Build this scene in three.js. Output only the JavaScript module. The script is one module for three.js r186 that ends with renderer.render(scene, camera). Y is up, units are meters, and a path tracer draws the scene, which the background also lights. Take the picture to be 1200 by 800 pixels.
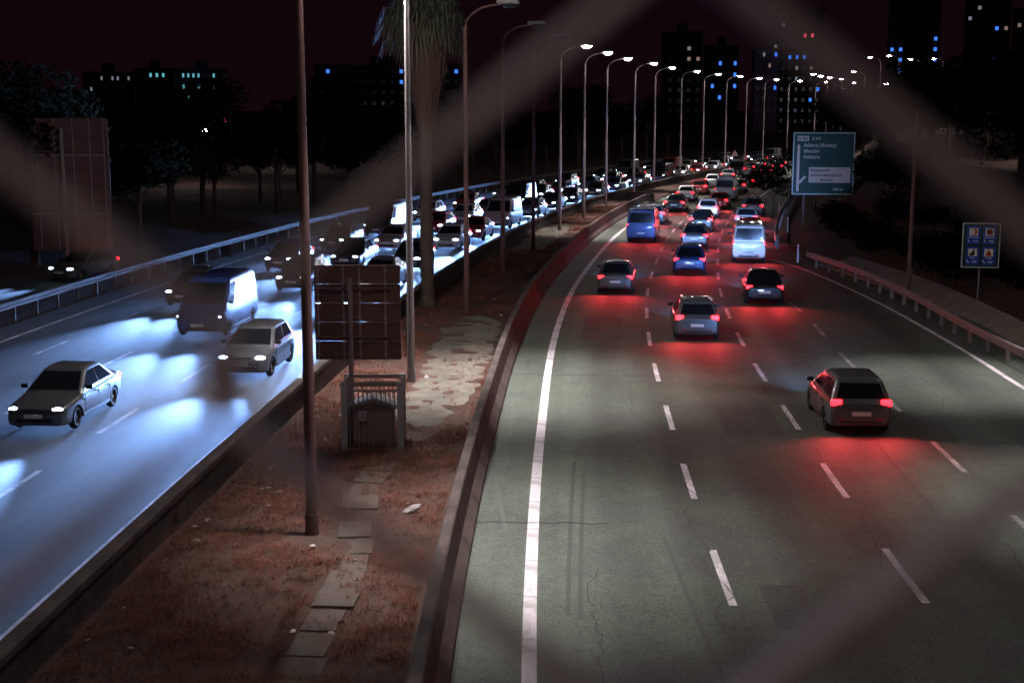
import * as THREE from 'three';
import { mergeGeometries, mergeVertices } from 'three/addons/utils/BufferGeometryUtils.js';
import { RoundedBoxGeometry } from 'three/addons/geometries/RoundedBoxGeometry.js';
import { Brush, Evaluator, SUBTRACTION } from 'three-bvh-csg';

// ------------------------------------------------------------------ camera, sky, moon, exposure
const scene = new THREE.Scene();
const EYE = 8.7;
const camera = new THREE.PerspectiveCamera(28.07, 1.5, 0.02, 3000);
camera.position.set(0, EYE, 0);
camera.lookAt(0, EYE - 0.171875, -1);
camera.focus = 45;
camera.userData.fStop = 12;
const renderer = new THREE.WebGLRenderer({ antialias: true });
renderer.toneMapping = THREE.LinearToneMapping;
renderer.toneMappingExposure = 1.0;
renderer.shadowMap.enabled = true;
{
  const w = 64, h = 32, d = new Float32Array(w * h * 4);
  for (let j = 0; j < h; j++) {
    const e = Math.max(0, ((j + 0.5) / h - 0.5) * 2), k = Math.exp(-e * 5);
    for (let i = 0; i < w; i++) d.set([0.0016 + 0.0042 * k, 0.0006 + 0.0011 * k, 0.0017 + 0.0014 * k, 1], (j * w + i) * 4);
  }
  const sky = new THREE.DataTexture(d, w, h, THREE.RGBAFormat, THREE.FloatType);
  sky.mapping = THREE.EquirectangularReflectionMapping; sky.magFilter = THREE.LinearFilter; sky.needsUpdate = true;
  scene.background = sky; scene.environment = sky;
}
const moon = new THREE.DirectionalLight(new THREE.Color(1, 0.62, 0.55), 0.02);
moon.position.set(40, 90, 60); moon.target.position.set(0, 0, -60);
moon.castShadow = true; moon.shadow.radius = 12;
moon.shadow.camera.left = -150; moon.shadow.camera.right = 150; moon.shadow.camera.top = 200; moon.shadow.camera.bottom = -200; moon.shadow.camera.far = 600;
scene.add(moon, moon.target);

const LAMP_COLOR = new THREE.Color(1, 0.92, 0.9);
const LAMP_CD = 980, HEAD_CD = 2400, TAIL_CD = 2.2;

// ------------------------------------------------------------------ helpers
function rng(seed) { let a = seed >>> 0; return () => { a = (a + 0x6D2B79F5) | 0; let t = Math.imul(a ^ (a >>> 15), 1 | a); t = (t + Math.imul(t ^ (t >>> 7), 61 | t)) ^ t; return ((t ^ (t >>> 14)) >>> 0) / 4294967296; }; }
const used = {};
function numbered(n) { if (used[n] === undefined) { used[n] = 0; return n; } return n + '_' + String(++used[n]).padStart(3, '0'); }
function mesh(name, geo, m, parent) { const o = new THREE.Mesh(geo, m); o.name = name; o.castShadow = o.receiveShadow = true; if (parent) parent.add(o); return o; }
function thing(name, label, category, pos = [0, 0, 0], turn = 0, group) {
  const o = new THREE.Group(); o.name = numbered(name); o.position.set(...pos); o.rotation.y = turn;
  o.userData = { label, category }; if (group) o.userData.group = group; scene.add(o); return o;
}
function single(name, geo, m, label, category, group) { const o = mesh(numbered(name), geo, m, scene); o.userData = { label, category }; if (group) o.userData.group = group; return o; }
function structure(name, geo, m, kind = 'structure') { const o = mesh(numbered(name), geo, m, scene); o.userData = { kind }; return o; }
function bx(w, h, d, x = 0, y = 0, z = 0) { return new THREE.BoxGeometry(w, h, d).translate(x, y, z); }
function rb(w, h, d, r, x = 0, y = 0, z = 0, seg = 2) { return new RoundedBoxGeometry(w, h, d, seg, r).translate(x, y, z); }
function cyl(r0, r1, h, x, y, z, n = 12) { return new THREE.CylinderGeometry(r1, r0, h, n).translate(x, y + h / 2, z); }
function bar(a, b, r, n = 6) {
  const A = new THREE.Vector3(...a), B = new THREE.Vector3(...b), D = B.clone().sub(A), g = new THREE.CylinderGeometry(r, r, D.length(), n);
  g.applyQuaternion(new THREE.Quaternion().setFromUnitVectors(new THREE.Vector3(0, 1, 0), D.normalize()));
  return g.translate(...A.add(B).multiplyScalar(0.5).toArray());
}
function join(list) { return mergeGeometries(list.map((g) => { const q = g.index ? g.toNonIndexed() : g; for (const k of Object.keys(q.attributes)) if (!['position', 'normal', 'uv'].includes(k)) q.deleteAttribute(k); if (!q.attributes.uv) q.setAttribute('uv', new THREE.BufferAttribute(new Float32Array(q.attributes.position.count * 2), 2)); return q; })); }
function grid(nu, nv, f) {   // f(i, j) -> [x, y, z, u, v]
  const p = [], uv = [], ix = [];
  for (let j = 0; j <= nv; j++) for (let i = 0; i <= nu; i++) { const q = f(i / nu, j / nv, i, j); p.push(q[0], q[1], q[2]); uv.push(q[3] ?? i / nu, q[4] ?? j / nv); }
  for (let j = 0; j < nv; j++) for (let i = 0; i < nu; i++) { const a = j * (nu + 1) + i, b = a + 1, c = a + nu + 1, d = c + 1; ix.push(a, b, d, a, d, c); }
  const g = new THREE.BufferGeometry(); g.setAttribute('position', new THREE.Float32BufferAttribute(p, 3)); g.setAttribute('uv', new THREE.Float32BufferAttribute(uv, 2)); g.setIndex(ix); g.computeVertexNormals(); return g;
}
// value noise, tiling
function noiseField(n, seed, cells) {
  const r = rng(seed), out = new Float32Array(n * n);
  let amp = 1, tot = 0;
  for (const c of cells) {
    const g = new Float32Array(c * c).map(() => r());
    for (let y = 0; y < n; y++) { const fy = y / n * c, y0 = fy | 0, ty = fy - y0, sy = ty * ty * (3 - 2 * ty), r0 = (y0 % c) * c, r1 = ((y0 + 1) % c) * c;
      for (let x = 0; x < n; x++) { const fx = x / n * c, x0 = fx | 0, tx = fx - x0, sx = tx * tx * (3 - 2 * tx), x1 = (x0 + 1) % c;
        out[y * n + x] += amp * ((g[r0 + x0] * (1 - sx) + g[r0 + x1] * sx) * (1 - sy) + (g[r1 + x0] * (1 - sx) + g[r1 + x1] * sx) * sy); } }
    tot += amp; amp *= 0.62;
  }
  for (let i = 0; i < out.length; i++) out[i] /= tot;
  return out;
}
function tex(n, f, srgb, repeat) {
  const d = new Uint8Array(n * n * 4);
  for (let i = 0; i < n * n; i++) { const c = f(i, i % n, (i / n) | 0); d[i * 4] = c[0]; d[i * 4 + 1] = c[1]; d[i * 4 + 2] = c[2]; d[i * 4 + 3] = 255; }
  const t = new THREE.DataTexture(d, n, n); t.wrapS = t.wrapT = THREE.RepeatWrapping; t.magFilter = THREE.LinearFilter; t.minFilter = THREE.LinearMipmapLinearFilter; t.generateMipmaps = true;
  if (srgb) t.colorSpace = THREE.SRGBColorSpace; t.repeat.set(1 / repeat, 1 / repeat); t.needsUpdate = true; return t;
}
const s8 = (lin) => { const c = Math.min(1, Math.max(0, lin)); return 255 * (c <= 0.0031308 ? 12.92 * c : 1.055 * Math.pow(c, 1 / 2.4) - 0.055); };
function noisyMaterial({ seed, col, vary = 0.3, speck = 0.2, tile = 4, n = 512, cells = [4, 9, 23, 61], rough = 0.9, bump = 0.004, streak = 0, patch = null, patchAmt = 0 }) {
  const a = noiseField(n, seed, cells), b = noiseField(n, seed + 7, [n >> 1, n >> 2]), r = rng(seed + 3), sp = new Float32Array(n * n).map(() => r());
  const pn = patch ? noiseField(n, seed + 19, [5, 13, 37, 97]) : null;
  const st = streak ? noiseField(n, seed + 11, [30, 90]) : null;
  const val = (i, x) => 1 + vary * (a[i] - 0.5) * 2 + speck * (sp[i] - 0.5) * 1.2 + speck * (b[i] - 0.5) * 1.6 + (st ? streak * (st[x] - 0.5) * 2 : 0);
  const map = tex(n, (i, x) => { const v = Math.max(0.08, val(i, x)), k = patch ? Math.min(1, Math.max(0, (pn[i] - 0.44) * 5)) * patchAmt : 0; return [0, 1, 2].map((c) => s8((col[c] * (1 - k) + (patch ? patch[c] : 0) * k) * v)); }, true, tile);
  const bm = tex(n, (i, x) => { const v = 128 + 90 * (a[i] - 0.5) + 110 * (sp[i] - 0.5) * 0.6 + 110 * (b[i] - 0.5); return [v, v, v]; }, false, tile);
  return new THREE.MeshStandardMaterial({ map, bumpMap: bm, bumpScale: bump, roughness: rough });
}
const std = (r, g, b, rough = 0.6, metal = 0, extra = {}) => new THREE.MeshStandardMaterial({ color: new THREE.Color().setRGB(r, g, b), roughness: rough, metalness: metal, ...extra });
const glow = (r, g, b, k, base = 0.3) => new THREE.MeshStandardMaterial({ color: new THREE.Color().setRGB(base, base, base), emissive: new THREE.Color().setRGB(r, g, b), emissiveIntensity: k, roughness: 0.4 });
const sm = (a, b, x) => { const t = Math.min(1, Math.max(0, (x - a) / (b - a))); return t * t * (3 - 2 * t); };
const hash2 = (x, y) => { const s = Math.sin(x * 127.1 + y * 311.7) * 43758.5453; return s - Math.floor(s); };
function vnoise(x, y) { const x0 = Math.floor(x), y0 = Math.floor(y), tx = x - x0, ty = y - y0, sx = tx * tx * (3 - 2 * tx), sy = ty * ty * (3 - 2 * ty); return (hash2(x0, y0) * (1 - sx) + hash2(x0 + 1, y0) * sx) * (1 - sy) + (hash2(x0, y0 + 1) * (1 - sx) + hash2(x0 + 1, y0 + 1) * sx) * sy; }

// plan curves, sampled by arc length; offsets are metres to the right when driving away from the footbridge
class Plan {
  constructor(pts) {
    const c = new THREE.CatmullRomCurve3(pts.map(([x, z]) => new THREE.Vector3(x, 0, z)), false, 'centripetal'), N = 3000;
    this.p = []; this.s = [0];
    for (let i = 0; i <= N; i++) { const q = c.getPoint(i / N); this.p.push(q); if (i) this.s.push(this.s[i - 1] + q.distanceTo(this.p[i - 1])); }
    this.length = this.s[N];
  }
  frame(s) {
    let lo = 0, hi = this.s.length - 1; while (hi - lo > 1) { const m = (lo + hi) >> 1; if (this.s[m] <= s) lo = m; else hi = m; }
    const t = (s - this.s[lo]) / (this.s[hi] - this.s[lo]), a = this.p[lo], b = this.p[hi];
    const i0 = Math.max(0, lo - 12), i1 = Math.min(this.p.length - 1, hi + 12), T = this.p[i1].clone().sub(this.p[i0]).normalize();
    return { x: a.x + (b.x - a.x) * t, z: a.z + (b.z - a.z) * t, tx: T.x, tz: T.z };
  }
  at(s, d = 0) { const f = this.frame(s); return [f.x - f.tz * d, f.z + f.tx * d]; }
  sz(z) { let best = 0; for (let i = 0; i < this.p.length; i++) if (this.p[i].z > z) best = this.s[i]; return best; }
  xz(z) { return this.frame(this.sz(z)).x; }
  near(x, z) { let b = 1e9, k = 0; for (let i = 0; i < this.p.length; i += 12) { const dx = this.p[i].x - x, dz = this.p[i].z - z, q = dx * dx + dz * dz; if (q < b) { b = q; k = i; } } const f = this.frame(this.s[k]); return { d: -(x - f.x) * f.tz + (z - f.z) * f.tx, s: this.s[k], r: Math.sqrt(b) }; }
}
// right carriageway: its left solid line.  left carriageway: the low wall on its median side
const R = new Plan([[0.2, 25], [0.2, 0], [0.26, -19.7], [0.48, -28.7], [0.81, -36.7], [1.57, -50.6], [2.85, -64.5], [5.04, -80.4], [7.25, -94], [10.2, -108.7], [15.7, -132.4], [24.9, -167], [36.6, -203], [49, -230], [66, -255], [90, -279], [122, -300], [170, -322]]);
const W = new Plan([[-9.3, 25], [-8.5, 0], [-7.56, -19], [-6.4, -37], [-4.7, -55.6], [-2.7, -71.3], [1.2, -94.4], [6.6, -118], [11.4, -135], [15.6, -148], [26.4, -177], [40, -211], [54, -237], [73, -262], [98, -286], [130, -306], [178, -328]]);
const edgeR = (z) => 10.6 + 6.0 * sm(-88, -50, z);
const RAIL = new Plan([[16.9, 10], [16.95, -20], [17.0, -44], [17.0, -50], [17.35, -59], [17.25, -67.4], [16.5, -74.5], [16.0, -78.5], [16.3, -84], [17.6, -91], [19.9, -102], [22.2, -112], [26.2, -128], [31, -146]]);
function sheet(curve, s0, s1, dl, dr, y, ds = 2, nx = 1) {
  const n = Math.max(1, Math.ceil((s1 - s0) / ds)), L = typeof dl === 'function' ? dl : () => dl, Q = typeof dr === 'function' ? dr : () => dr, Y = typeof y === 'function' ? y : () => y;
  return grid(nx, n, (u, v) => { const s = s0 + (s1 - s0) * v, z = curve.frame(s).z, d = L(z) + (Q(z) - L(z)) * u, [px, pz] = curve.at(s, d); return [px, Y(px, pz), pz, d, s]; });
}
function sweep(curve, s0, s1, prof, ds = 1.5, caps = true) {
  const n = Math.max(1, Math.ceil((s1 - s0) / ds)), per = [0]; for (let i = 1; i < prof.length; i++) per.push(per[i - 1] + Math.hypot(prof[i][0] - prof[i - 1][0], prof[i][1] - prof[i - 1][1]));
  const parts = [];
  for (let k = 0; k + 1 < prof.length; k++) parts.push(grid(1, n, (u, v) => { const s = s0 + (s1 - s0) * v, q = u ? prof[k + 1] : prof[k], [x, z] = curve.at(s, q[0]); return [x, q[1], z, per[k + u], s]; }));
  if (caps) for (const s of [s0, s1]) { const sh = new THREE.ShapeGeometry(new THREE.Shape(prof.map((q) => new THREE.Vector2(...q)))), P = sh.attributes.position; for (let i = 0; i < P.count; i++) { const y = P.getY(i), [x, z] = curve.at(s, P.getX(i)); P.setXYZ(i, x, y, z); } sh.computeVertexNormals(); parts.push(sh); }
  return join(parts);
}

// ------------------------------------------------------------------ materials
const M = {
  asphalt: noisyMaterial({ seed: 5, col: [0.08, 0.097, 0.076], vary: 0.28, speck: 0.75, tile: 9, n: 1024, cells: [3, 7, 19, 47], rough: 0.72, bump: 0.006, streak: 0.1, patch: [0.055, 0.058, 0.06], patchAmt: 0.5 }),
  asphaltLeft: noisyMaterial({ seed: 15, col: [0.082, 0.085, 0.09], vary: 0.3, speck: 0.7, tile: 9, n: 1024, cells: [3, 7, 19, 47], rough: 0.66, bump: 0.006, streak: 0.14 }),
  paint: noisyMaterial({ seed: 25, col: [0.74, 0.68, 0.74], vary: 0.16, speck: 0.4, tile: 2, rough: 0.7, bump: 0.002, patch: [0.3, 0.29, 0.28], patchAmt: 0.6 }),
  oldPaint: noisyMaterial({ seed: 26, col: [0.42, 0.4, 0.4], vary: 0.35, speck: 0.6, tile: 2, rough: 0.8, bump: 0.002, patch: [0.12, 0.12, 0.115], patchAmt: 0.7 }),
  tar: std(0.03, 0.031, 0.03, 0.7), rubber: std(0.062, 0.07, 0.06, 0.75), ghostPaint: std(0.115, 0.125, 0.115, 0.8),
  earth: noisyMaterial({ seed: 35, col: [0.065, 0.03, 0.023], vary: 0.5, speck: 0.6, tile: 7, n: 1024, cells: [3, 8, 21, 60], rough: 1, bump: 0.05, patch: [0.12, 0.085, 0.07], patchAmt: 0.4 }),
  terrain: noisyMaterial({ seed: 45, col: [0.075, 0.042, 0.03], vary: 0.5, speck: 0.6, tile: 11, n: 512, rough: 1, bump: 0.06 }),
  bare: noisyMaterial({ seed: 55, col: [0.15, 0.14, 0.12], vary: 0.5, speck: 0.4, tile: 3, rough: 0.95, bump: 0.02, patch: [0.12, 0.085, 0.065], patchAmt: 0.5 }),
  slab: noisyMaterial({ seed: 56, col: [0.095, 0.08, 0.072], vary: 0.4, speck: 0.4, tile: 2.3, rough: 0.92, bump: 0.01, patch: [0.11, 0.075, 0.06], patchAmt: 0.6 }),
  concrete: noisyMaterial({ seed: 65, col: [0.085, 0.062, 0.057], vary: 0.4, speck: 0.35, tile: 3.1, rough: 0.9, bump: 0.008, patch: [0.04, 0.028, 0.026], patchAmt: 0.7 }),
  drain: noisyMaterial({ seed: 66, col: [0.24, 0.19, 0.165], vary: 0.4, speck: 0.35, tile: 3.1, rough: 0.9, bump: 0.01 }),
  zinc: noisyMaterial({ seed: 75, col: [0.2, 0.175, 0.175], vary: 0.2, speck: 0.15, tile: 1.1, n: 256, rough: 0.5, bump: 0.001 }),
  polePaint: noisyMaterial({ seed: 76, col: [0.26, 0.2, 0.19], vary: 0.3, speck: 0.2, tile: 1.4, n: 256, rough: 0.55, bump: 0.001 }),
  rust: noisyMaterial({ seed: 77, col: [0.13, 0.06, 0.055], vary: 0.3, speck: 0.25, tile: 1.2, n: 256, rough: 0.75, bump: 0.001 }),
  greyPaint: noisyMaterial({ seed: 78, col: [0.4, 0.39, 0.4], vary: 0.2, speck: 0.2, tile: 0.9, n: 256, rough: 0.6, bump: 0.001, patch: [0.2, 0.12, 0.09], patchAmt: 0.3 }),
  cabinet: noisyMaterial({ seed: 79, col: [0.27, 0.19, 0.165], vary: 0.2, speck: 0.2, tile: 0.9, n: 256, rough: 0.7, bump: 0.001 }),
  bark: noisyMaterial({ seed: 85, col: [0.09, 0.065, 0.05], vary: 0.5, speck: 0.5, tile: 0.8, n: 256, rough: 1, bump: 0.03 }),
  wire: std(0.13, 0.09, 0.085, 0.65, 0.1),
  wall: noisyMaterial({ seed: 95, col: [0.04, 0.03, 0.034], vary: 0.2, speck: 0.2, tile: 6, n: 256, rough: 0.9, bump: 0.002 }),
  darkPane: std(0.012, 0.012, 0.016, 0.15),
  lens: glow(1, 0.93, 0.9, 220, 0.8), housing: std(0.2, 0.19, 0.19, 0.5),
};
M.leaf = std(0.03, 0.03, 0.019, 0.85, 0, { side: THREE.DoubleSide });
M.frond = std(0.065, 0.07, 0.045, 0.6, 0, { side: THREE.DoubleSide });
M.deadFrond = std(0.1, 0.055, 0.038, 0.95, 0, { side: THREE.DoubleSide });

// ------------------------------------------------------------------ ground and roads
const edgeL = -15.4;   // outer edge of the left carriageway, from the wall
function groundHeight(x, z) {
  const a = R.near(x, z), b = W.near(x, z);
  const right = Math.max(a.d - edgeR(z), RAIL.near(x, z).d - 0.6), left = edgeL - b.d;
  if (right > 1.0) { const n = vnoise(x * 0.13, z * 0.13) + 0.5 * vnoise(x * 0.4, z * 0.4); const far = sm(-80, -100, z); return -0.08 + sm(2.6, 13 - 5 * far, right) * (2.4 + 2.0 * far) + sm(3, 7, right) * (n - 0.7) * 0.9 + sm(30, 200, right) * 5; }
  if (left > 1.0) { const n = vnoise(x * 0.1 + 40, z * 0.1); return -0.08 - 0.3 * sm(1, 5, left) + sm(4, 12, left) * (n - 0.4) * 0.8 + sm(30, 200, left) * 3; }
  return -0.08;
}
{
  const warp = (t, c, near, far) => { const u = (t - c) * 2; return Math.sign(u) * (Math.abs(u) * near + Math.pow(Math.abs(u), 5) * far); };
  const g = grid(230, 230, (u, v) => { const x = 20 + warp(u, 0.5, 150, 1600), z = -100 + warp(v, 0.5, 190, 1700); return [x, groundHeight(x, z), z, x, z]; });
  structure('ground', g, M.terrain);
}
const rEnd = R.length - 2, wEnd = W.length - 2;
function worn(g, lanes, seed) {   // tyre-polished tracks, oil-darkened lane middles and old resurfacing, carried by the asphalt itself
  const U = g.attributes.uv, c = new Float32Array(U.count * 3);
  for (let i = 0; i < U.count; i++) {
    const d = U.getX(i), q = U.getY(i); let v = 1;
    for (const l of lanes) { const e = d - l, n = 0.5 + vnoise(q * 0.05 + l * 3, seed); v -= 0.2 * n * Math.exp(-e * e / 0.16); for (const t of [-0.8, 0.8]) v += 0.1 * n * Math.exp(-(e - t) * (e - t) / 0.1); }
    v *= 0.72 + 0.56 * vnoise(q * 0.035, d * 0.9 + seed) ; v *= 0.88 + 0.24 * vnoise(q * 0.4, d * 2.3 + seed * 3);
    c.set([v, v, v], i * 3);
  }
  g.setAttribute('color', new THREE.BufferAttribute(c, 3)); return g;
}
M.asphalt.vertexColors = M.asphaltLeft.vertexColors = true;
const roadR = structure('road', worn(sheet(R, 2, rEnd, -1.75, (z) => edgeR(z) + 0.9, 0, 1.5, 60), [1.85, 5.35, 8.75, 13], 1), M.asphalt);
const roadL = structure('road', worn(sheet(W, 2, wEnd, edgeL, -0.05, 0, 1.5, 50), [-2.9, -6.5, -9.9], 5), M.asphaltLeft);
// painted lines, parts of their road
function line(road, curve, s0, s1, d, w, m) { mesh('edge_line', sheet(curve, s0, s1, typeof d === 'function' ? (z) => d(z) - w / 2 : d - w / 2, typeof d === 'function' ? (z) => d(z) + w / 2 : d + w / 2, 0.004, 1.5), m, road); }
function dashes(road, curve, s0, s1, d, w, on, period, m) { for (let s = s0; s < s1; s += period) mesh('lane_dash', sheet(curve, s, s + on, typeof d === 'function' ? (z) => d(z) - w / 2 : d - w / 2, typeof d === 'function' ? (z) => d(z) + w / 2 : d + w / 2, 0.004, 1), m, road); }
line(roadR, R, 2, rEnd, 0, 0.24, M.paint);
const s25 = R.sz(-23.05);
dashes(roadR, R, s25 - 6.7 * 3, R.sz(-190), 3.6, 0.15, 3.1, 6.72, M.paint);
dashes(roadR, R, s25 - 6.7 * 3 + 0.2, R.sz(-190), 7.05, 0.15, 3.1, 6.72, M.paint);
dashes(roadR, R, R.sz(-19), R.sz(-70), (z) => 10.35 - 1.3 * sm(-56, -74, z), 0.14, 3.1, 6.72, M.oldPaint);
{ // right edge line: along the outer lane, then across the taper to the main road
  const P = new Plan([[16.1, 10], [16.0, -20], [16.08, -42], [16.3, -46.6], [16.5, -55], [16.45, -63.6], [15.8, -74], [15.05, -78.4], [14.0, -81.5], [14.35, -86], [16.1, -97], [20.2, -117.5], [24.0, -133], [31.6, -161]]);
  mesh('edge_line', sheet(P, 2, P.length - 1, -0.09, 0.09, 0.004, 1.2), M.paint, roadR);
}
line(roadL, W, 2, wEnd, -1.05, 0.16, M.paint);
line(roadL, W, 2, wEnd, -13.9, 0.16, M.paint);
for (const [d, k] of [[-4.7, 0], [-8.25, 2.1], [-11.5, 4.2]]) dashes(roadL, W, W.sz(-15) + k, W.sz(-190), d, 0.15, 3.1, 6.9, M.oldPaint);
// sealed joints and tyre marks
for (const [z, a, b] of [[-44.2, -1.2, 3.9], [-27.9, -1.2, 1.6], [-35.5, 11.2, 15.8]]) { const s = R.sz(z); mesh('sealed_joint', grid(24, 1, (u, v) => { const d = a + (b - a) * u, [x, zz] = R.at(s + (v - 0.5) * 0.09 + 0.12 * (vnoise(u * 9, z) - 0.5), d); return [x, 0.004, zz, d, v]; }), M.tar, roadR); }
for (const [d, z0, z1, bend] of [[0.62, -22.6, -33, 0.25], [0.83, -22.4, -32, 0.27], [3.0, -19, -27, -0.35], [8.6, -24, -40, 0.3], [12.4, -30, -43, 0.4], [12.75, -30, -43, 0.4]])
  mesh('tyre_mark', sheet(R, R.sz(z0), R.sz(z1), (z) => d + bend * (z - z0) / (z1 - z0), (z) => d + 0.09 + bend * (z - z0) / (z1 - z0), 0.0035, 0.7), M.rubber, roadR);
M.patch = noisyMaterial({ seed: 17, col: [0.062, 0.066, 0.06], vary: 0.25, speck: 0.6, tile: 5, rough: 0.75, bump: 0.006 });
for (const [z0, z1, a, b] of [[-36, -39.5, 5.0, 6.6], [-29, -31, 10.6, 12.2], [-51, -57, 1.0, 2.6], [-22, -24.2, 4.2, 5.0]]) mesh('asphalt_patch', sheet(R, R.sz(z0), R.sz(z1), a, b, 0.003, 0.6, 3), M.patch, roadR);
for (const [z0, z1, d, q] of [[-20, -34, 3.35, 1], [-24, -43, 6.8, 2], [-21, -30, 9.4, 3], [-37, -62, 2.7, 4], [-30, -52, 11.9, 5], [-19, -25, 1.1, 6]]) mesh('crack', sheet(R, R.sz(z0), R.sz(z1), (z) => d + 0.5 * (vnoise(z * 0.8, q) - 0.5) + 0.16 * vnoise(z * 3.1, q), (z) => d + 0.022 + 0.5 * (vnoise(z * 0.8, q) - 0.5) + 0.16 * vnoise(z * 3.1, q), 0.0045, 0.16), M.tar, roadR);
{ // faded painted arrow on the shoulder
  const P = new Plan([[-0.62, -28.4], [-0.42, -31.6], [-0.4, -32], [-0.25, -33]]);
  mesh('faded_mark', sheet(new Plan([[-0.15, -27.6], [-0.3, -30], [-0.45, -32.8]]), 0, 5, -0.05, 0.05, 0.004, 1), M.ghostPaint, roadR);
  mesh('faded_mark', sheet(new Plan([[-0.82, -27.6], [-0.62, -30], [-0.45, -32.7]]), 0, 5, -0.05, 0.05, 0.004, 1), M.ghostPaint, roadR);
}
// median strip
const noseZ = -124;
const barrierX = (z) => R.xz(z) - 1.75;
{
  const g = grid(10, 200, (u, v) => { const z = 20 - 232 * v, x0 = W.xz(z) + 0.1, x1 = z > noseZ ? R.at(R.sz(z), -1.55)[0] : R.at(R.sz(z), -1.2)[0], x = x0 + (x1 - x0) * u; return [x, 0.03 + 0.1 * vnoise(x * 0.7, z * 0.7) + 0.05 * vnoise(x * 2.1, z * 2.1), z, x, z]; });
  structure('median_strip', g, M.earth);
}
const medianY = (x, z) => 0.03 + 0.1 * vnoise(x * 0.7, z * 0.7) + 0.05 * vnoise(x * 2.1, z * 2.1);
// pale bare patch and footpath slabs in the median
const bare = (x, z) => z < -36.4 && z > -56 ? Math.abs(x - (-2.35 + 0.055 * (-z - 38))) < 0.95 + 0.35 * vnoise(z * 0.5, 3) : z < -82 && z > -101 ? Math.abs(x - (0.6 + (-z - 82) * 0.16)) < 1.1 : false;
{
  const g = grid(14, 80, (u, v) => { const z = -36.2 - 20 * v, c = -2.35 + 0.055 * (-z - 38), w = (0.95 + 0.35 * vnoise(z * 0.5, 3)) * Math.min(1, Math.sqrt(Math.min(v, 1 - v) * 9)), x = c + (u - 0.5) * 2 * w * (1 + 0.25 * (vnoise(z * 2.2, u > 0.5 ? 9 : 4) - 0.5)); return [x, medianY(x, z) + 0.012 - 0.03 * Math.pow(Math.abs(u - 0.5) * 2, 6), z, x, z]; });
  structure('bare_earth', g, M.bare);
  const g2 = grid(10, 50, (u, v) => { const z = -80 - 22 * v, c = 0.5 + (-z - 80) * 0.15, w = 1.2 * Math.min(1, Math.sqrt(Math.min(v, 1 - v) * 6)) * (0.8 + 0.4 * vnoise(z * 0.6, 5)), x = c + (u - 0.5) * 2 * w; return [x, medianY(x, z) + 0.012 - 0.03 * Math.pow(Math.abs(u - 0.5) * 2, 6), z, x, z]; });
  structure('bare_earth', g2, M.bare);
  const fp = new THREE.Group(); fp.name = 'footpath'; fp.userData = { kind: 'structure' }; scene.add(fp);
  const r = rng(9), pathX = (z) => -3.3 + 0.18 * Math.sin(z * 0.45) + sm(-29, -36, z) * 0.85;
  for (let z = -13; z > -36; z -= 0.98 + r() * 0.07) {
    if (r() < 0.09 && z < -24) continue;
    const w = 0.6 + r() * 0.22, o = mesh('paving_slab', new RoundedBoxGeometry(w, 0.07, 0.93 + r() * 0.05, 1, 0.014), M.slab, fp), x = pathX(z) + (r() - 0.5) * 0.12;
    o.position.set(x, medianY(x, z) - 0.025 + r() * 0.03, z); o.rotation.set((r() - 0.5) * 0.05, Math.atan2(pathX(z - 0.5) - pathX(z + 0.5), -1) + Math.PI + (r() - 0.5) * 0.04, (r() - 0.5) * 0.05);
  }
}
const onPath = (x, z) => z > -36.5 && Math.abs(x - (-3.3 + 0.18 * Math.sin(z * 0.45) + sm(-29, -36, z) * 0.85)) < 0.5;

// ------------------------------------------------------------------ barriers and walls, panel by panel
{
  const t = thing('median_barrier', 'long dark concrete barrier curving beside the right carriageway, edging the median', 'barrier');
  const prof = [[-1.2, -0.02], [-1.22, 0.1], [-1.4, 0.3], [-1.47, 0.88], [-1.5, 0.91], [-1.66, 0.91], [-1.69, 0.88], [-1.75, 0.3], [-1.9, 0.1], [-1.92, -0.02]];
  const sEnd = R.sz(noseZ);
  for (let s = R.sz(4); s < sEnd; s += 3.0) mesh('barrier_panel', sweep(R, s, Math.min(sEnd, s + 2.985), prof, 1.5), M.concrete, t);
  // rounded nose that turns back to the wall of the other carriageway
  const a = R.at(sEnd + 0.02, -1.55), b = [W.xz(noseZ - 1.2) + 0.25, noseZ - 1.2];
  const N = new Plan([[a[0], a[1]], [a[0] + 0.75, a[1] - 1.3], [a[0] + 0.7, a[1] - 2.4], [(a[0] + b[0]) / 2, a[1] - 3.2], [b[0] + 0.3, b[1] - 2.2]]);
  mesh('barrier_nose', sweep(N, 0, N.length, [[0.2, -0.02], [0.14, 0.3], [0.1, 0.9], [-0.1, 0.9], [-0.14, 0.3], [-0.2, -0.02]], 0.4), M.concrete, t);
}
{
  const t = thing('median_wall', 'low dark retaining wall along the oncoming carriageway, grassy median at its foot', 'wall');
  const prof = [[-0.04, -0.03], [-0.03, 0.72], [-0.09, 0.74], [-0.09, 0.86], [-0.07, 0.88], [0.2, 0.88], [0.22, 0.86], [0.22, 0.74], [0.16, 0.72], [0.18, -0.03]];
  let k = 0;
  for (let s = W.sz(4); s < W.sz(-212); s += 4.0, k++) { const gap = Math.abs(W.frame(s).z + 36) < 2; mesh('wall_panel', sweep(W, s, s + (gap ? 3.3 : 3.98), prof, 2), M.concrete, t); }
}
M.dullZinc = noisyMaterial({ seed: 81, col: [0.085, 0.06, 0.06], vary: 0.3, speck: 0.2, tile: 1.1, n: 256, rough: 0.75, bump: 0.001 });
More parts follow.
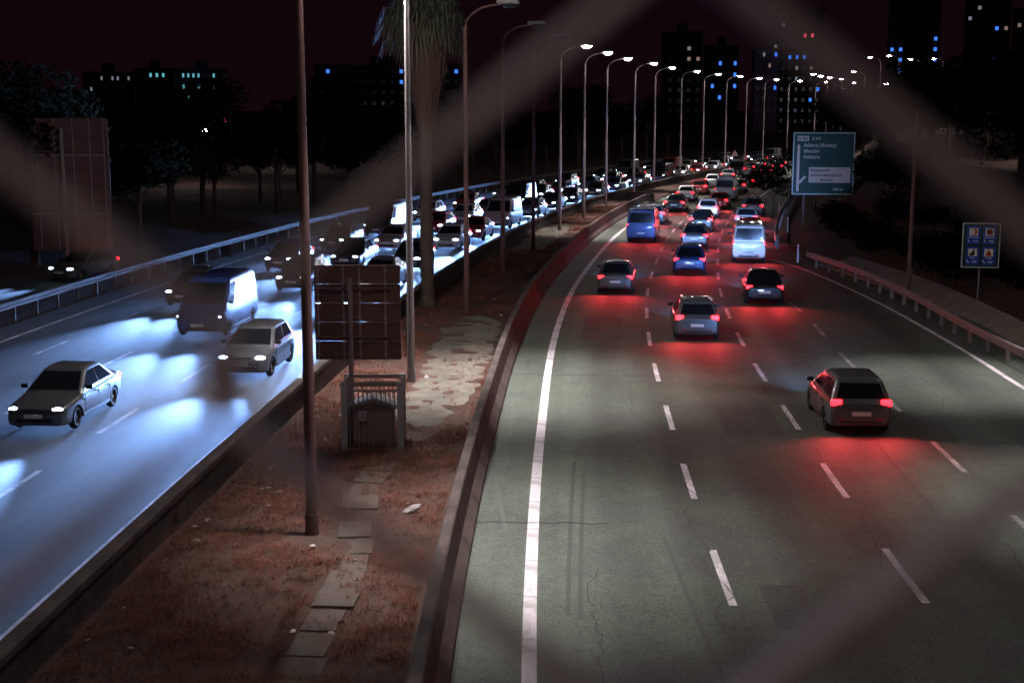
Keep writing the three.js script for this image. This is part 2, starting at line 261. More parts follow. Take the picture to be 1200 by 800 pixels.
function guardrail(label, curve, s0, s1, d, side, h = 0.72, zm = M.zinc) {   // beam of W section on posts
  const t = thing('guardrail', label, 'guardrail');
  const p = [[0, -0.155], [0.05, -0.12], [0.05, -0.06], [0, -0.02], [0, 0.02], [0.05, 0.06], [0.05, 0.12], [0, 0.155]], prof = [];
  for (const q of p) prof.push([d + side * q[0], h + q[1] - 0.1]); for (const q of [...p].reverse()) prof.push([d + side * (q[0] - 0.012), h + q[1] - 0.1]);
  for (let s = s0; s < s1; s += 4.0) mesh('beam', sweep(curve, s, Math.min(s1, s + 4.03), prof, 2), zm, t);
  for (let s = s0 + 0.4; s < s1; s += 2.0) { const [x, z] = curve.at(s, d - side * 0.11), f = curve.frame(s), y0 = groundHeight(x, z) - 0.1; const o = mesh('post', bx(0.13, h + 0.06 - y0, 0.07, 0, (h + 0.06 + y0) / 2, 0), zm, t); o.position.set(x, 0, z); o.rotation.y = Math.atan2(f.tx, f.tz); }
  return t;
}
guardrail('galvanised crash rail on posts beside the outer right lane, lower right', RAIL, RAIL.sz(-14), RAIL.sz(-75.5), 0, -1, 0.74);
guardrail('far crash rail on the bend below the green direction sign', RAIL, RAIL.sz(-84), RAIL.sz(-143), 0, -1, 0.74);
guardrail('dull crash rail along the outer edge of the oncoming carriageway', W, W.sz(-22), W.sz(-206), edgeL - 0.35, 1, 0.8, M.dullZinc);
{ // concrete drain beyond the right rail
  const t = structure('roadside_drain', sweep(RAIL, RAIL.sz(-20), RAIL.sz(-76), [[0.9, -0.1], [0.95, 0.1], [1.2, 0.11], [1.5, -0.02], [1.8, -0.02], [2.1, 0.14], [2.9, 0.42], [2.92, -0.1]], 2), M.drain);
}

// ------------------------------------------------------------------ street lamps
const lampGroup = 'street lamps standing along the median';
function lampParts(t, arms, poleM, H = 11.9) {
  mesh('pole', join([cyl(0.125, 0.075, H, 0, 0, 0, 14), cyl(0.2, 0.2, 0.03, 0, 0, 0, 14), cyl(0.14, 0.14, 0.5, 0, 0.02, 0, 14)]), poleM, t);
  for (const [side, lit] of arms) {
    const c = new THREE.CatmullRomCurve3([[0, H - 0.25, 0], [side * 0.1, H + 0.3, 0], [side * 0.6, H + 0.72, 0], [side * 1.5, H + 0.92, 0]].map((q) => new THREE.Vector3(...q)));
    mesh('arm', new THREE.TubeGeometry(c, 14, 0.045, 7), poleM, t);
    const head = mesh('lamp_head', rb(0.9, 0.17, 0.42, 0.07, side * 1.75, H + 0.99, 0, 3), M.housing, t);
    mesh('lamp_lens', new THREE.SphereGeometry(1, 16, 8).scale(0.33, 0.16, 0.2).translate(side * 1.8, H + 0.9, 0), lit ? M.lens : M.darkPane, head);
  }
}
function lampLight(t, side, H = 11.9, cd = LAMP_CD, cone = 0.55, reach = 3.5) {
  const l = new THREE.SpotLight(LAMP_COLOR, cd, 0, cone, 0.9); l.name = 'lamp_beam'; l.position.set(side * 1.8, H + 0.56, 0); l.castShadow = true; l.shadow.radius = 7; t.add(l);
  t.updateMatrixWorld(true); l.target.position.copy(new THREE.Vector3(side * reach, 0, 0).applyMatrix4(t.matrixWorld)); l.target.updateMatrixWorld();
}
const ordinalWords = ['first', 'second', 'third', 'fourth', 'fifth', 'sixth', 'seventh', 'eighth', 'ninth', 'tenth', 'eleventh', 'twelfth', 'thirteenth', 'fourteenth', 'fifteenth', 'sixteenth', 'seventeenth', 'eighteenth', 'nineteenth', 'twentieth'];
const ordinals = [...ordinalWords, ...ordinalWords.slice(0, 9).map((w) => 'twenty-' + w)];
const poles = [[-4.09, -26.88], [-3.21, -42.6], [-1.91, -57], [-0.49, -71.25], [1.3, -83], [3.36, -96], [5.64, -107.5], [8.3, -121], [11.9, -134], [15.4, -149], [20.0, -163.5], [24.6, -177.6], [29.4, -190], [34.2, -202], [38.8, -213], [44.5, -223], [51, -233], [58, -242.5], [66, -251], [75, -260]];
poles.forEach(([x, z], i) => {
  const f = R.frame(R.sz(z)), dark = [0, 2, 3, 4].includes(i);
  const look = i === 0 ? 'dark rust-red lamp post nearest the camera, beside the sign seen from behind' : i === 1 ? 'pale grey lamp post standing in front of the palm tree' : i === 2 ? 'slim dark lamp post just right of the palm tree' : `tall lamp post in the median, ${ordinals[i]} counted from the camera`;
  const t = thing('street_lamp', look, 'street lamp', [x, 0, z], Math.atan2(f.tx, -f.tz) * -1, lampGroup);
  const lit = i < 2 || i > 4, power = i === 0 ? 0.85 : i === 1 ? 1.2 : i > 12 ? 0.6 : 1;
  lampParts(t, i === 1 ? [[1, true], [-1, true]] : [[1, lit]], dark ? M.rust : i < 3 ? M.zinc : M.polePaint);
  if (lit) lampLight(t, 1, 11.9, LAMP_CD * power);
  if (i === 1) { lampLight(t, -1, 11.9, LAMP_CD * 0.6); const l = new THREE.PointLight(LAMP_COLOR, 260); l.name = 'lamp_beam'; l.position.set(-1.8, 12.46, 0); l.castShadow = true; l.shadow.radius = 6; t.add(l); }
});
{ // same row, behind the frame
  const t = thing('street_lamp', 'lamp post of the median row below the footbridge', 'street lamp', [-4.8, 0, -11.5], 0, lampGroup);
  lampParts(t, [[1, true]], M.rust); lampLight(t, 1, 11.9, LAMP_CD * 0.8);
  const t2 = thing('street_lamp', 'lamp post of the median row just behind the footbridge', 'street lamp', [-4.9, 0, 4.5], 0, lampGroup);
  lampParts(t2, [[1, true]], M.rust); lampLight(t2, 1, 11.9, LAMP_CD * 0.07, 1.3);
  const a = thing('utility_pole', 'thin dark bare pole behind the right crash rail', 'pole', [18.04, 0.05, -61.6]);
  mesh('pole', join([cyl(0.11, 0.08, 8.6, 0, -0.2, 0, 12)]), M.rust, a); mesh('cap', new THREE.SphereGeometry(0.085, 10, 6).translate(0, 8.4, 0), M.rust, a); mesh('junction_box', rb(0.2, 0.3, 0.12, 0.02, 0, 1.3, 0.13), M.rust, a);
  for (const [x, z, reach, k, label] of [[18.9, -43, 4.2, 1.0, 'lit roadside lamp post on the right, just outside the picture edge'], [18.6, -29.5, 5.2, 0.8, 'lit roadside lamp post nearest the footbridge on the right']]) {
    const b = thing('street_lamp', label, 'street lamp', [x, 0, z], Math.PI, 'roadside lamps on the right');
    lampParts(b, [[1, true]], M.polePaint); lampLight(b, 1, 11.9, LAMP_CD * k * 0.75, 0.43, reach);
  }
  const c = thing('street_lamp', 'lit lamp on the far right bank at the picture edge', 'street lamp', [42.5, 2, -110], Math.PI);
  lampParts(c, [[1, true]], M.polePaint, 6.2); 
}
{ // roadside lamps on the far bend
  for (let i = 0; i < 9; i++) { const q = R.sz(-176) + i * 11.5, f = R.frame(q), [x, z] = R.at(q, 12.2), t = thing('street_lamp', `distant lamp post on the outer side of the far bend, ${ordinals[i]} of its row`, 'street lamp', [x, groundHeight(x, z), z], Math.PI - Math.atan2(f.tx, -f.tz), 'street lamps on the far bend'); lampParts(t, [[1, true]], M.polePaint); if (i < 4) lampLight(t, 1, 11.9, LAMP_CD * 0.5); }
}
[[-35.7, -160, 6, 'bright small lamp among the dark trees on the left'], [-34.4, -200, 4.8, 'faint left lamp of two low ones beyond the trees'], [-28.8, -220, 4.4, 'faint right lamp of two low ones beyond the trees']].forEach(([x, z, h, label], i) => {
  const t = thing('yard_lamp', label, 'lamp', [x, -0.3, z]);
  mesh('pole', cyl(0.06, 0.045, h, 0, 0, 0, 8), M.rust, t);
  mesh('lamp_globe', new THREE.SphereGeometry(i ? 0.16 : 0.3, 12, 8).translate(0, h + 0.2, 0), M.lens, t);
  const l = new THREE.PointLight(LAMP_COLOR, i ? 4 : 18); l.name = 'lamp_beam'; l.position.set(0, h + 0.2, 0); l.castShadow = true; l.shadow.radius = 8; t.add(l);
});

// ------------------------------------------------------------------ sign seen from behind, and the caged cabinet under it
{
  const t = thing('road_sign', 'large square road sign seen from behind on a single post in the median', 'road sign', [-4.0, 0.06, -34.9]);
  for (let i = 0; i < 5; i++) mesh('sign_plank', join([bx(2.22, 0.485, 0.03, 0, 2.4 + i * 0.495, -0.08), bx(2.22, 0.03, 0.05, 0, 2.4 + i * 0.495 - 0.225, -0.07), bx(2.22, 0.03, 0.05, 0, 2.4 + i * 0.495 + 0.225, -0.07)]), M.rust, t);
  for (const x of [-1.02, -0.36, 0.06, 0.72]) { const st = mesh('stiffener', join([bx(0.035, 2.4, 0.04, x, 3.38, -0.03)]), M.polePaint, t); for (const y of [2.3, 2.62, 2.78, 3.1, 3.25, 3.7, 3.86, 4.2, 4.5]) mesh('clamp', bx(0.09, 0.03, 0.06, x, y, -0.02), M.polePaint, st); }
  for (const y of [2.75, 4.02]) mesh('cross_rail', join([bar([-1.06, y, 0.02], [0.85, y, 0.02], 0.032, 8), bx(0.3, 0.05, 0.05, -0.55, y - 0.03, 0.02), bx(0.3, 0.05, 0.05, 0.25, y - 0.03, 0.02)]), M.rust, t);
  mesh('post', join([cyl(0.07, 0.065, 4.4, -0.17, -0.1, 0.11, 12)]), M.polePaint, t);
}
{
  const t = thing('cage', 'barred steel cage with grey square posts below the sign', 'cage', [-3.55, 0.02, -34.3], 0.02);
  for (const [x, z] of [[-0.71, 0.55], [0.71, 0.55], [-0.71, -0.55], [0.71, -0.55]]) { const p = mesh('post', rb(0.15, 1.72, 0.13, 0.012, x, 0.88, z), M.greyPaint, t); mesh('cap', rb(0.17, 0.1, 0.15, 0.02, x, 1.79, z), M.greyPaint, p); }
  for (const z of [0.55, -0.55]) { mesh('top_rail', rb(1.28, 0.1, 0.06, 0.01, 0, 1.78, z), M.polePaint, t); mesh('middle_rail', bx(1.27, 0.05, 0.04, 0, 1.62, z), M.polePaint, t); mesh('bottom_rail', rb(1.27, 0.06, 0.06, 0.01, 0, 0.1, z), M.polePaint, t); for (let i = 0; i < 11; i++) mesh('bar', cyl(0.013, 0.013, 1.5, -0.57 + i * 0.114, 0.12, z, 6), M.polePaint, t); }
  for (const x of [-0.71, 0.71]) { mesh('side_rail', bx(0.05, 0.08, 0.96, x, 1.76, 0), M.polePaint, t); mesh('side_rail', bx(0.05, 0.06, 0.96, x, 0.12, 0), M.polePaint, t); for (let i = 0; i < 8; i++) mesh('bar', cyl(0.013, 0.013, 1.6, x, 0.14, -0.42 + i * 0.12, 6), M.polePaint, t); }
  const c = thing('utility_cabinet', 'small brown cabinet with pale gabled roof inside the cage', 'cabinet', [-3.57, 0.05, -34.42]);
  mesh('cabinet_body', rb(1.02, 1.05, 0.6, 0.015, 0, 0.53, 0), M.cabinet, c);
  for (const x of [-0.255, 0.255]) { const d = mesh('door', rb(0.49, 0.86, 0.025, 0.008, x, 0.47, 0.31), M.cabinet, c); mesh('handle', bx(0.03, 0.12, 0.03, x > 0 ? 0.05 : -0.05, 0.55, 0.33), M.zinc, d); for (let i = 0; i < 6; i++) mesh('rib', bx(0.018, 0.78, 0.014, x - 0.19 + i * 0.076, 0.47, 0.327), M.cabinet, d); }
  const sh = new THREE.Shape([[-0.62, 0], [0, 0.2], [0.62, 0], [0.62, -0.06], [0, 0.13], [-0.62, -0.06]].map((q) => new THREE.Vector2(...q)));
  const roof = mesh('roof', new THREE.ExtrudeGeometry(sh, { depth: 0.76, bevelEnabled: false }).translate(0, 1.12, -0.38), M.greyPaint, c);
  mesh('gable', new THREE.ExtrudeGeometry(new THREE.Shape([[-0.5, 0], [0.5, 0], [0, 0.165]].map((q) => new THREE.Vector2(...q))), { depth: 0.58, bevelEnabled: false }).translate(0, 1.06, -0.29), M.cabinet, c);
  for (let i = 0; i < 10; i++) { const x = -0.53 + i * 0.118; mesh('roof_tile', bx(0.075, 0.055, 0.03, x, 1.12 + 0.2 * (1 - Math.abs(x) / 0.62) - 0.03, 0.395), M.greyPaint, roof); }
  mesh('meter_box', rb(0.24, 0.26, 0.1, 0.02, -0.27, 0.86, 0.37), M.greyPaint, c);
}

// ------------------------------------------------------------------ signs on the right
function canvasTex(w, h, draw) { const c = document.createElement('canvas'); c.width = w; c.height = h; draw(c.getContext('2d')); const t = new THREE.CanvasTexture(c); t.colorSpace = THREE.SRGBColorSpace; return t; }
{
  const t = thing('direction_sign', 'large green direction sign reading Adana, Mersin, Ankara on posts above the bend', 'road sign', [22.65, groundHeight(22.7, -100), -100], -0.12);
  const y0 = 2.4 - groundHeight(22.7, -100), S = 4.45;
  mesh('board', rb(S, S + 0.1, 0.06, 0.02, 0, y0 + S / 2, 0), M.zinc, t);
  const face = canvasTex(1024, 1024, (g) => {
    g.fillStyle = '#064a42'; g.fillRect(0, 0, 1024, 1024);
    g.strokeStyle = '#c9dcd8'; g.lineWidth = 20; g.strokeRect(12, 12, 1000, 1000);
    g.fillStyle = '#e8d9d0';
    g.fillRect(70, 60, 190, 84); g.beginPath(); g.moveTo(62, 236); g.lineTo(95, 190); g.lineTo(128, 236); g.fill(); g.fillRect(72, 230, 46, 740);
    g.save(); g.translate(118, 830); g.rotate(-0.82); g.fillRect(0, -20, 150, 40); g.restore();
    g.fillRect(275, 570, 690, 255);
    g.font = 'bold 72px sans-serif'; g.fillText('E-90', 312, 128); g.fillStyle = '#15302f'; g.fillText('O-50', 80, 128);
    g.fillStyle = '#e8e4dd'; g.font = 'bold 80px sans-serif'; g.fillText('Adana (Kuzey)', 175, 240); g.fillText('Mersin', 175, 335); g.fillText('Ankara', 175, 430);
    g.fillStyle = '#241c1c'; g.font = 'bold 64px sans-serif'; g.fillText('Beyazevler', 300, 645); g.fillText('Adnan Menderes', 300, 724); g.fillText('Bulvarı', 470, 803);
    g.fillStyle = '#e8e4dd'; g.font = 'bold 60px sans-serif'; g.fillText('150 m', 680, 955);
  });
  const pm = new THREE.MeshStandardMaterial({ map: face, roughness: 0.45 });
  mesh('sign_face', new THREE.PlaneGeometry(S - 0.04, S + 0.06).translate(0, y0 + S / 2, 0.035), pm, t);
  for (const x of [-1.3, 1.3]) mesh('post', cyl(0.08, 0.08, y0 + S - 0.3, x, -0.2, -0.1, 10), M.zinc, t);
  for (const y of [0.8, 3.4]) mesh('cross_rail', bx(S - 0.4, 0.09, 0.05, 0, y0 + y, -0.055), M.zinc, t);
}
{
  const gy = groundHeight(21.05, -61), t = thing('information_sign', 'small blue emergency number sign with four panels on a thin post', 'road sign', [21.02, gy, -61], -0.2);
  const y0 = 1.56 - gy;
  mesh('board', rb(1.66, 2.04, 0.04, 0.05, 0, y0 + 1.02, 0), M.zinc, t);
  const face = canvasTex(512, 640, (g) => {
    g.fillStyle = '#c2d3cf'; g.fillRect(0, 0, 512, 640); g.fillStyle = '#0b2f38'; g.beginPath(); g.roundRect(14, 14, 484, 612, 22); g.fill();
    const cell = (x, y, word, num, icon) => {
      g.fillStyle = '#5f7fd8'; g.fillRect(x - 4, y - 4, 176, 258); g.fillStyle = '#173fb0'; g.fillRect(x, y, 168, 250); g.fillStyle = '#f0e6df'; g.fillRect(x + 24, y + 24, 120, 110); icon(x + 84, y + 79);
      g.fillStyle = '#e8ecf8'; g.font = 'bold 30px sans-serif'; g.textAlign = 'center'; g.fillText(word, x + 84, y + 168); g.font = 'bold 44px sans-serif'; g.fillText(num, x + 108, y + 228);
      g.lineWidth = 12; g.strokeStyle = '#e8ecf8'; g.beginPath(); g.arc(x + 48, y + 190, 34, Math.PI * 0.55, Math.PI * 1.05); g.stroke(); g.textAlign = 'left';
    };
    cell(66, 48, 'Ambulans', '112', (x, y) => { g.fillStyle = '#c8281c'; g.beginPath(); g.arc(x, y, 46, 0, 7); g.fill(); g.fillStyle = '#f0e6df'; g.beginPath(); g.arc(x - 16, y, 37, 0, 7); g.fill(); });
    cell(282, 48, 'Jandarma', '156', (x, y) => { g.fillStyle = '#a02018'; g.beginPath(); g.arc(x, y, 44, 0, 7); g.fill(); g.fillStyle = '#6a1410'; g.beginPath(); g.arc(x, y, 18, 0, 7); g.fill(); });
    cell(66, 344, 'Polis', '155', (x, y) => { g.fillStyle = '#201a1c'; g.beginPath(); g.arc(x + 8, y - 36, 13, 0, 7); g.fill(); g.fillRect(x - 10, y - 20, 36, 66); g.beginPath(); g.moveTo(x - 50, y + 30); g.lineTo(x - 8, y - 14); g.lineTo(x + 4, y + 46); g.lineTo(x - 50, y + 46); g.fill(); });
    cell(282, 344, 'Trafik', '154', (x, y) => { g.fillStyle = '#c01c18'; g.beginPath(); g.moveTo(x, y - 48); g.lineTo(x + 46, y + 44); g.lineTo(x - 46, y + 44); g.fill(); });
  });
  mesh('sign_face', new THREE.PlaneGeometry(1.62, 2.0).translate(0, y0 + 1.02, 0.0235), new THREE.MeshStandardMaterial({ map: face, roughness: 0.45 }), t);
  mesh('post', cyl(0.045, 0.045, y0 + 1.9, 0, -0.3, -0.07, 10), M.zinc, t);
}
// delineator posts on the right
[[16.2, -77, 'thin marker post at the end of the right crash rail'], [19.4, -96, 'white marker post on the bend nearest the rail'], [21.7, -111, 'white marker post further round the bend']].forEach(([x, z, label]) => { const t = thing('marker_post', label, 'marker post', [x, 0, z]); mesh('post', rb(0.1, 1.05, 0.05, 0.02, 0, 0.5, 0), M.paint, t); mesh('reflector', bx(0.06, 0.14, 0.012, 0, 0.85, 0.03), std(0.5, 0.05, 0.04, 0.3), t); });
// warning cone sign in the far median
{ const t = thing('warning_triangle', 'small pale triangular warning sign on the far median', 'warning sign', [33.6, 0, -207.5]); mesh('board', new THREE.CylinderGeometry(0.8, 0.8, 0.04, 3).rotateX(Math.PI / 2).rotateZ(Math.PI).translate(0, 1.5, 0), M.paint, t); mesh('post', cyl(0.04, 0.04, 1.2, 0, 0, -0.03, 8), M.zinc, t); }

// billboard frame on the left, seen from behind
{
  const x0 = -24.2, z0 = -75, gy = groundHeight(x0, z0), t = thing('billboard', 'tall panelled billboard seen from behind at the left edge', 'billboard', [x0, gy, z0], 0.06);
  const b = 0.9 - gy, Hh = 7.2;
  for (let i = 0; i < 8; i++) mesh('billboard_plank', bx(4.3, 0.88, 0.03, 0, b + 0.45 + i * 0.9, -0.2), M.rust, t);
  for (const x of [-1.7, -0.75, 0.25, 1.15, 1.9]) mesh('upright', bx(0.05, Hh, 0.06, x, b + Hh / 2, -0.15), M.polePaint, t);
  for (const y of [2.0, 5.2]) mesh('cross_rail', bx(3.9, 0.08, 0.08, -0.1, b + y, -0.08), M.polePaint, t);
  mesh('post', cyl(0.11, 0.11, b + 6.9, -0.3, -0.2, 0.08, 10), M.polePaint, t);
}

// ------------------------------------------------------------------ plants
function leafCloud(seed, lobes, n, size, flat = 0.75) {   // many small leaf faces gathered in uneven clumps
  const r = rng(seed), p = [], nn = [];
  for (let i = 0; i < n; i++) {
    const L = lobes[(r() * lobes.length) | 0], u = r() * 2 - 1, a = r() * 6.283, q = Math.sqrt(1 - u * u), k = L[3] * (0.45 + 0.6 * Math.pow(r(), 0.5)) * (0.85 + 0.3 * vnoise(a * 2.2, u * 3 + L[0]));
    const c = [L[0] + q * Math.cos(a) * k, L[1] + u * k * flat, L[2] + q * Math.sin(a) * k];
    const s = size * (0.6 + 0.8 * r()), e1 = new THREE.Vector3(r() - 0.5, r() - 0.5, r() - 0.5).normalize(), e2 = new THREE.Vector3(r() - 0.5, r() - 0.5, r() - 0.5).cross(e1).normalize(), N = e1.clone().cross(e2);
    const A = [c[0] - e1.x * s, c[1] - e1.y * s, c[2] - e1.z * s], B = [c[0] + e2.x * s * 0.45, c[1] + e2.y * s * 0.45, c[2] + e2.z * s * 0.45], C = [c[0] + e1.x * s, c[1] + e1.y * s, c[2] + e1.z * s], D = [c[0] - e2.x * s * 0.45, c[1] - e2.y * s * 0.45, c[2] - e2.z * s * 0.45];
    p.push(...A, ...B, ...C, ...A, ...C, ...D); for (let k2 = 0; k2 < 6; k2++) nn.push(N.x, N.y, N.z);
  }
  const g = new THREE.BufferGeometry(); g.setAttribute('position', new THREE.Float32BufferAttribute(p, 3)); g.setAttribute('normal', new THREE.Float32BufferAttribute(nn, 3)); g.setAttribute('uv', new THREE.Float32BufferAttribute(new Float32Array(p.length / 3 * 2), 2)); return g;
}
const treeKinds = [];
for (let k = 0; k < 5; k++) {
  const r = rng(300 + k), H = 5.2 + r() * 2.5, lobes = [], limbs = [];
  for (let i = 0; i < 9; i++) { const a = i * 2.4 + r(), q = 0.7 + r() * 1.7, y = H * (0.55 + 0.42 * r()); lobes.push([Math.cos(a) * q, y, Math.sin(a) * q, 1.0 + r() * 0.9]); limbs.push(bar([0, H * (0.28 + 0.25 * r()), 0], [Math.cos(a) * q, y, Math.sin(a) * q], 0.045, 5)); }
  treeKinds.push({ crown: leafCloud(700 + k, lobes, 3400, 0.16), trunk: join([cyl(0.2, 0.1, H * 0.75, 0, -0.2, 0, 9), ...limbs]) });
}
function tree(x, z, s, k, label, group, name = 'tree') { const t = thing(name, label, 'tree', [x, groundHeight(x, z) - 0.05, z], k * 1.3 + x, group); t.scale.setScalar(s); mesh('trunk', treeKinds[k % 5].trunk, M.bark, t); mesh('crown', treeKinds[k % 5].crown, M.leaf, t); return t; }
{
  const r = rng(77), L = [];
  for (let i = 0; i < 30; i++) { const s = W.sz(-62) + i * 6.2, [x, z] = W.at(s, edgeL - 9 - r() * 9); L.push([x, z, 1.0 + r() * 0.5]); }
  for (let i = 0; i < 12; i++) L.push([-62 + i * 4.2 + r() * 2, -118 - r() * 40, 1.2 + r() * 0.4]);
  L.forEach(([x, z, s], i) => tree(x, z, s, i, 'dark leafy tree in the unlit belt beyond the oncoming carriageway', 'dark trees beyond the oncoming carriageway'));
  // right bank
  const near = [[20.6, -108, 0.62, 'dense small tree hiding the road left of the green sign'], [26.2, -97.6, 0.6, 'bushy tree covering the lower right corner of the green sign'], [29.5, -101, 0.85, 'dark tree right of the green sign'], [25, -113, 0.95, 'dark tree standing behind the green sign']];
  near.forEach(([x, z, s, l], i) => tree(x, z, s, i + 2, l));
  for (let i = 0; i < 22; i++) { const s = R.sz(-48) + i * 5.2, [x, z] = R.at(s, 26 + r() * 14 - Math.min(10, i * 0.6)); if (Math.abs(x - 22.6) < 4 && z > -108 && z < -86) continue; tree(x, z, 0.8 + r() * 0.5, i, 'dark leafy tree on the unlit bank right of the road', 'dark trees on the right bank'); }
}
{
  const bushGeo = [0, 1, 2].map((k) => { const r = rng(500 + k), lobes = []; for (let i = 0; i < 6; i++) lobes.push([(r() - 0.5) * 1.6, 0.35 + r() * 0.6, (r() - 0.5) * 1.6, 0.4 + r() * 0.35]); return leafCloud(900 + k, lobes, 1300, 0.09, 0.8); });
  const stem = join([bar([0, -0.2, 0], [0.3, 0.7, 0.2], 0.02, 5), bar([0, -0.2, 0], [-0.3, 0.8, 0.1], 0.02, 5), bar([0, -0.2, 0], [0.05, 0.9, -0.3], 0.02, 5)]), r = rng(88);
  for (let i = 0; i < 34; i++) { const s = R.sz(-44) + i * 1.95, z0 = R.frame(s).z, [x, z] = R.at(s, edgeR(z0) + 4.2 + r() * 6); if (Math.hypot(x - 21, z + 61) < 1.8) continue; const t = thing('shrub', 'low dark shrub on the earth bank behind the right crash rail', 'shrub', [x, groundHeight(x, z), z], r() * 6, 'shrubs on the right bank'); t.scale.setScalar(0.8 + r() * 0.7); mesh('stem', stem, M.bark, t); mesh('foliage', bushGeo[i % 3], M.leaf, t); }
}
{ // fan palm in the median
  const t = thing('palm_tree', 'tall fan palm in the median with a shaggy skirt of dead fronds', 'palm tree', [-3.69, 0, -59]);
  const r = rng(41), H = 12.7, rings = [];
  mesh('trunk', grid(16, 90, (u, v) => { const a = u * 6.2832, rr = (0.3 - 0.09 * v + (v < 0.06 ? (0.06 - v) * 2 : 0)) * (1 + 0.09 * Math.sin(v * 260) + 0.1 * (vnoise(u * 16, v * 90) - 0.5)); return [Math.cos(a) * rr, -0.1 + v * H, Math.sin(a) * rr, u * 2, v * H]; }), M.bark, t);
  const fan = (r0, droop, len, out, az, stalk) => {   // one fan leaf
    const list = [], dir = new THREE.Vector3(Math.cos(az) * Math.cos(out), Math.sin(out), Math.sin(az) * Math.cos(out)), side = new THREE.Vector3(-Math.sin(az), 0, Math.cos(az)), up = side.clone().cross(dir).negate();
    const root = new THREE.Vector3(0, r0, 0), tip = root.clone().addScaledVector(dir, stalk); tip.y -= droop * 0.2;
    list.push(bar(root.toArray(), tip.toArray(), 0.022, 4));
    const p = [], n = 18;
    for (let i = 0; i < n; i++) { const a = (i / (n - 1) - 0.5) * 3.6, l = len * (0.75 + 0.25 * Math.cos(a)) * (0.85 + 0.3 * r()), d = dir.clone().multiplyScalar(Math.cos(a)).addScaledVector(side, Math.sin(a)), w = d.clone().cross(up).multiplyScalar(0.035), m = tip.clone().addScaledVector(d, l * 0.6), e = tip.clone().addScaledVector(d, l); m.y -= droop * 0.12 * l; e.y -= droop * 0.62 * l;
      p.push(...tip.toArray(), ...m.clone().add(w).toArray(), ...m.clone().sub(w).toArray(), ...m.clone().add(w).toArray(), ...e.toArray(), ...m.clone().sub(w).toArray()); }
    const g = new THREE.BufferGeometry(); g.setAttribute('position', new THREE.Float32BufferAttribute(p, 3)); g.computeVertexNormals(); list.push(g); return join(list);
  };
  for (let i = 0; i < 46; i++) { const o = -0.45 + 1.75 * (i / 45) + (r() - 0.5) * 0.2; mesh('frond', fan(H - 0.25 + r() * 0.3, 1.3 + r() * 0.9, 0.95 + r() * 0.35, o, i * 2.399 + r() * 0.3, 0.9 + r() * 0.4), M.frond, t); }
  const hang = [];
  for (let i = 0; i < 2200; i++) { const a = r() * 6.283, y = H - 0.2 - Math.pow(r(), 0.8) * 3.6, rr = 0.3 + 0.95 * sm(H - 4.4, H - 0.6, y) * (0.35 + 0.75 * r()), l = 0.5 + r() * 1.3, w = 0.012 + 0.035 * r(), x = Math.cos(a) * rr, z = Math.sin(a) * rr, k = 0.75 + 0.3 * r(); const tx = -Math.sin(a) * w, tz = Math.cos(a) * w; hang.push(x + tx, y, z + tz, x - tx, y, z - tz, x * k + (r() - 0.5) * 0.2, y - l, z * k + (r() - 0.5) * 0.2); }
  const g = new THREE.BufferGeometry(); g.setAttribute('position', new THREE.Float32BufferAttribute(hang, 3)); g.computeVertexNormals(); g.setAttribute('uv', new THREE.Float32BufferAttribute(new Float32Array(hang.length / 3 * 2), 2));
  const sk = mesh('dead_frond_skirt', g, M.deadFrond, t); sk.userData = { kind: 'stuff', label: 'brown skirt of hanging dead fronds' };
}
function grassField(name, count, place, seed, hMin, hMax) {
  const r = rng(seed), p = [];
  for (let b = 0; b < 9; b++) { const a = r() * 6.28, l = 0.6 + r() * 0.6, o = r() * 0.09, tilt = 0.35 + r() * 0.6, w = 0.012, bx0 = Math.cos(a * 3) * o, bz0 = Math.sin(a * 3) * o, ex = Math.cos(a) * tilt * l, ez = Math.sin(a) * tilt * l, sx = -Math.sin(a) * w, sz = Math.cos(a) * w;
    p.push(bx0 + sx, 0, bz0 + sz, bx0 - sx, 0, bz0 - sz, bx0 + ex * 0.45, l * 0.6, bz0 + ez * 0.45, bx0 + ex * 0.45 + sx * 0.6, l * 0.6, bz0 + ez * 0.45 + sz * 0.6, bx0 + ex * 0.45 - sx * 0.6, l * 0.6, bz0 + ez * 0.45 - sz * 0.6, bx0 + ex, l * (0.85 - 0.3 * tilt), bz0 + ez); }
  const g = new THREE.BufferGeometry(); g.setAttribute('position', new THREE.Float32BufferAttribute(p, 3)); g.computeVertexNormals();
  const im = new THREE.InstancedMesh(g, std(1, 1, 1, 0.95, 0, { side: THREE.DoubleSide }), count), m4 = new THREE.Matrix4(), q = new THREE.Quaternion(), up = new THREE.Vector3(0, 1, 0), c = new THREE.Color();
  for (let i = 0; i < count; i++) { const [x, y, z, k] = place(r), h = (hMin + (hMax - hMin) * r() * r()) * (0.5 + k); q.setFromAxisAngle(up, r() * 6.28); m4.compose(new THREE.Vector3(x, y, z), q, new THREE.Vector3(h * 1.4, h, h * 1.4)); im.setMatrixAt(i, m4); const v = 0.55 + 0.9 * r(), d = r(); c.setRGB(0.18 * v, (0.054 + 0.026 * d) * v, (0.036 + 0.016 * d) * v); im.setColorAt(i, c); }
  im.name = name; im.userData = { kind: 'stuff', label: name === 'dry_grass' ? 'dry reddish brown grass covering the median' : 'dry scrubby grass on the right bank' }; im.castShadow = im.receiveShadow = true; scene.add(im);
}
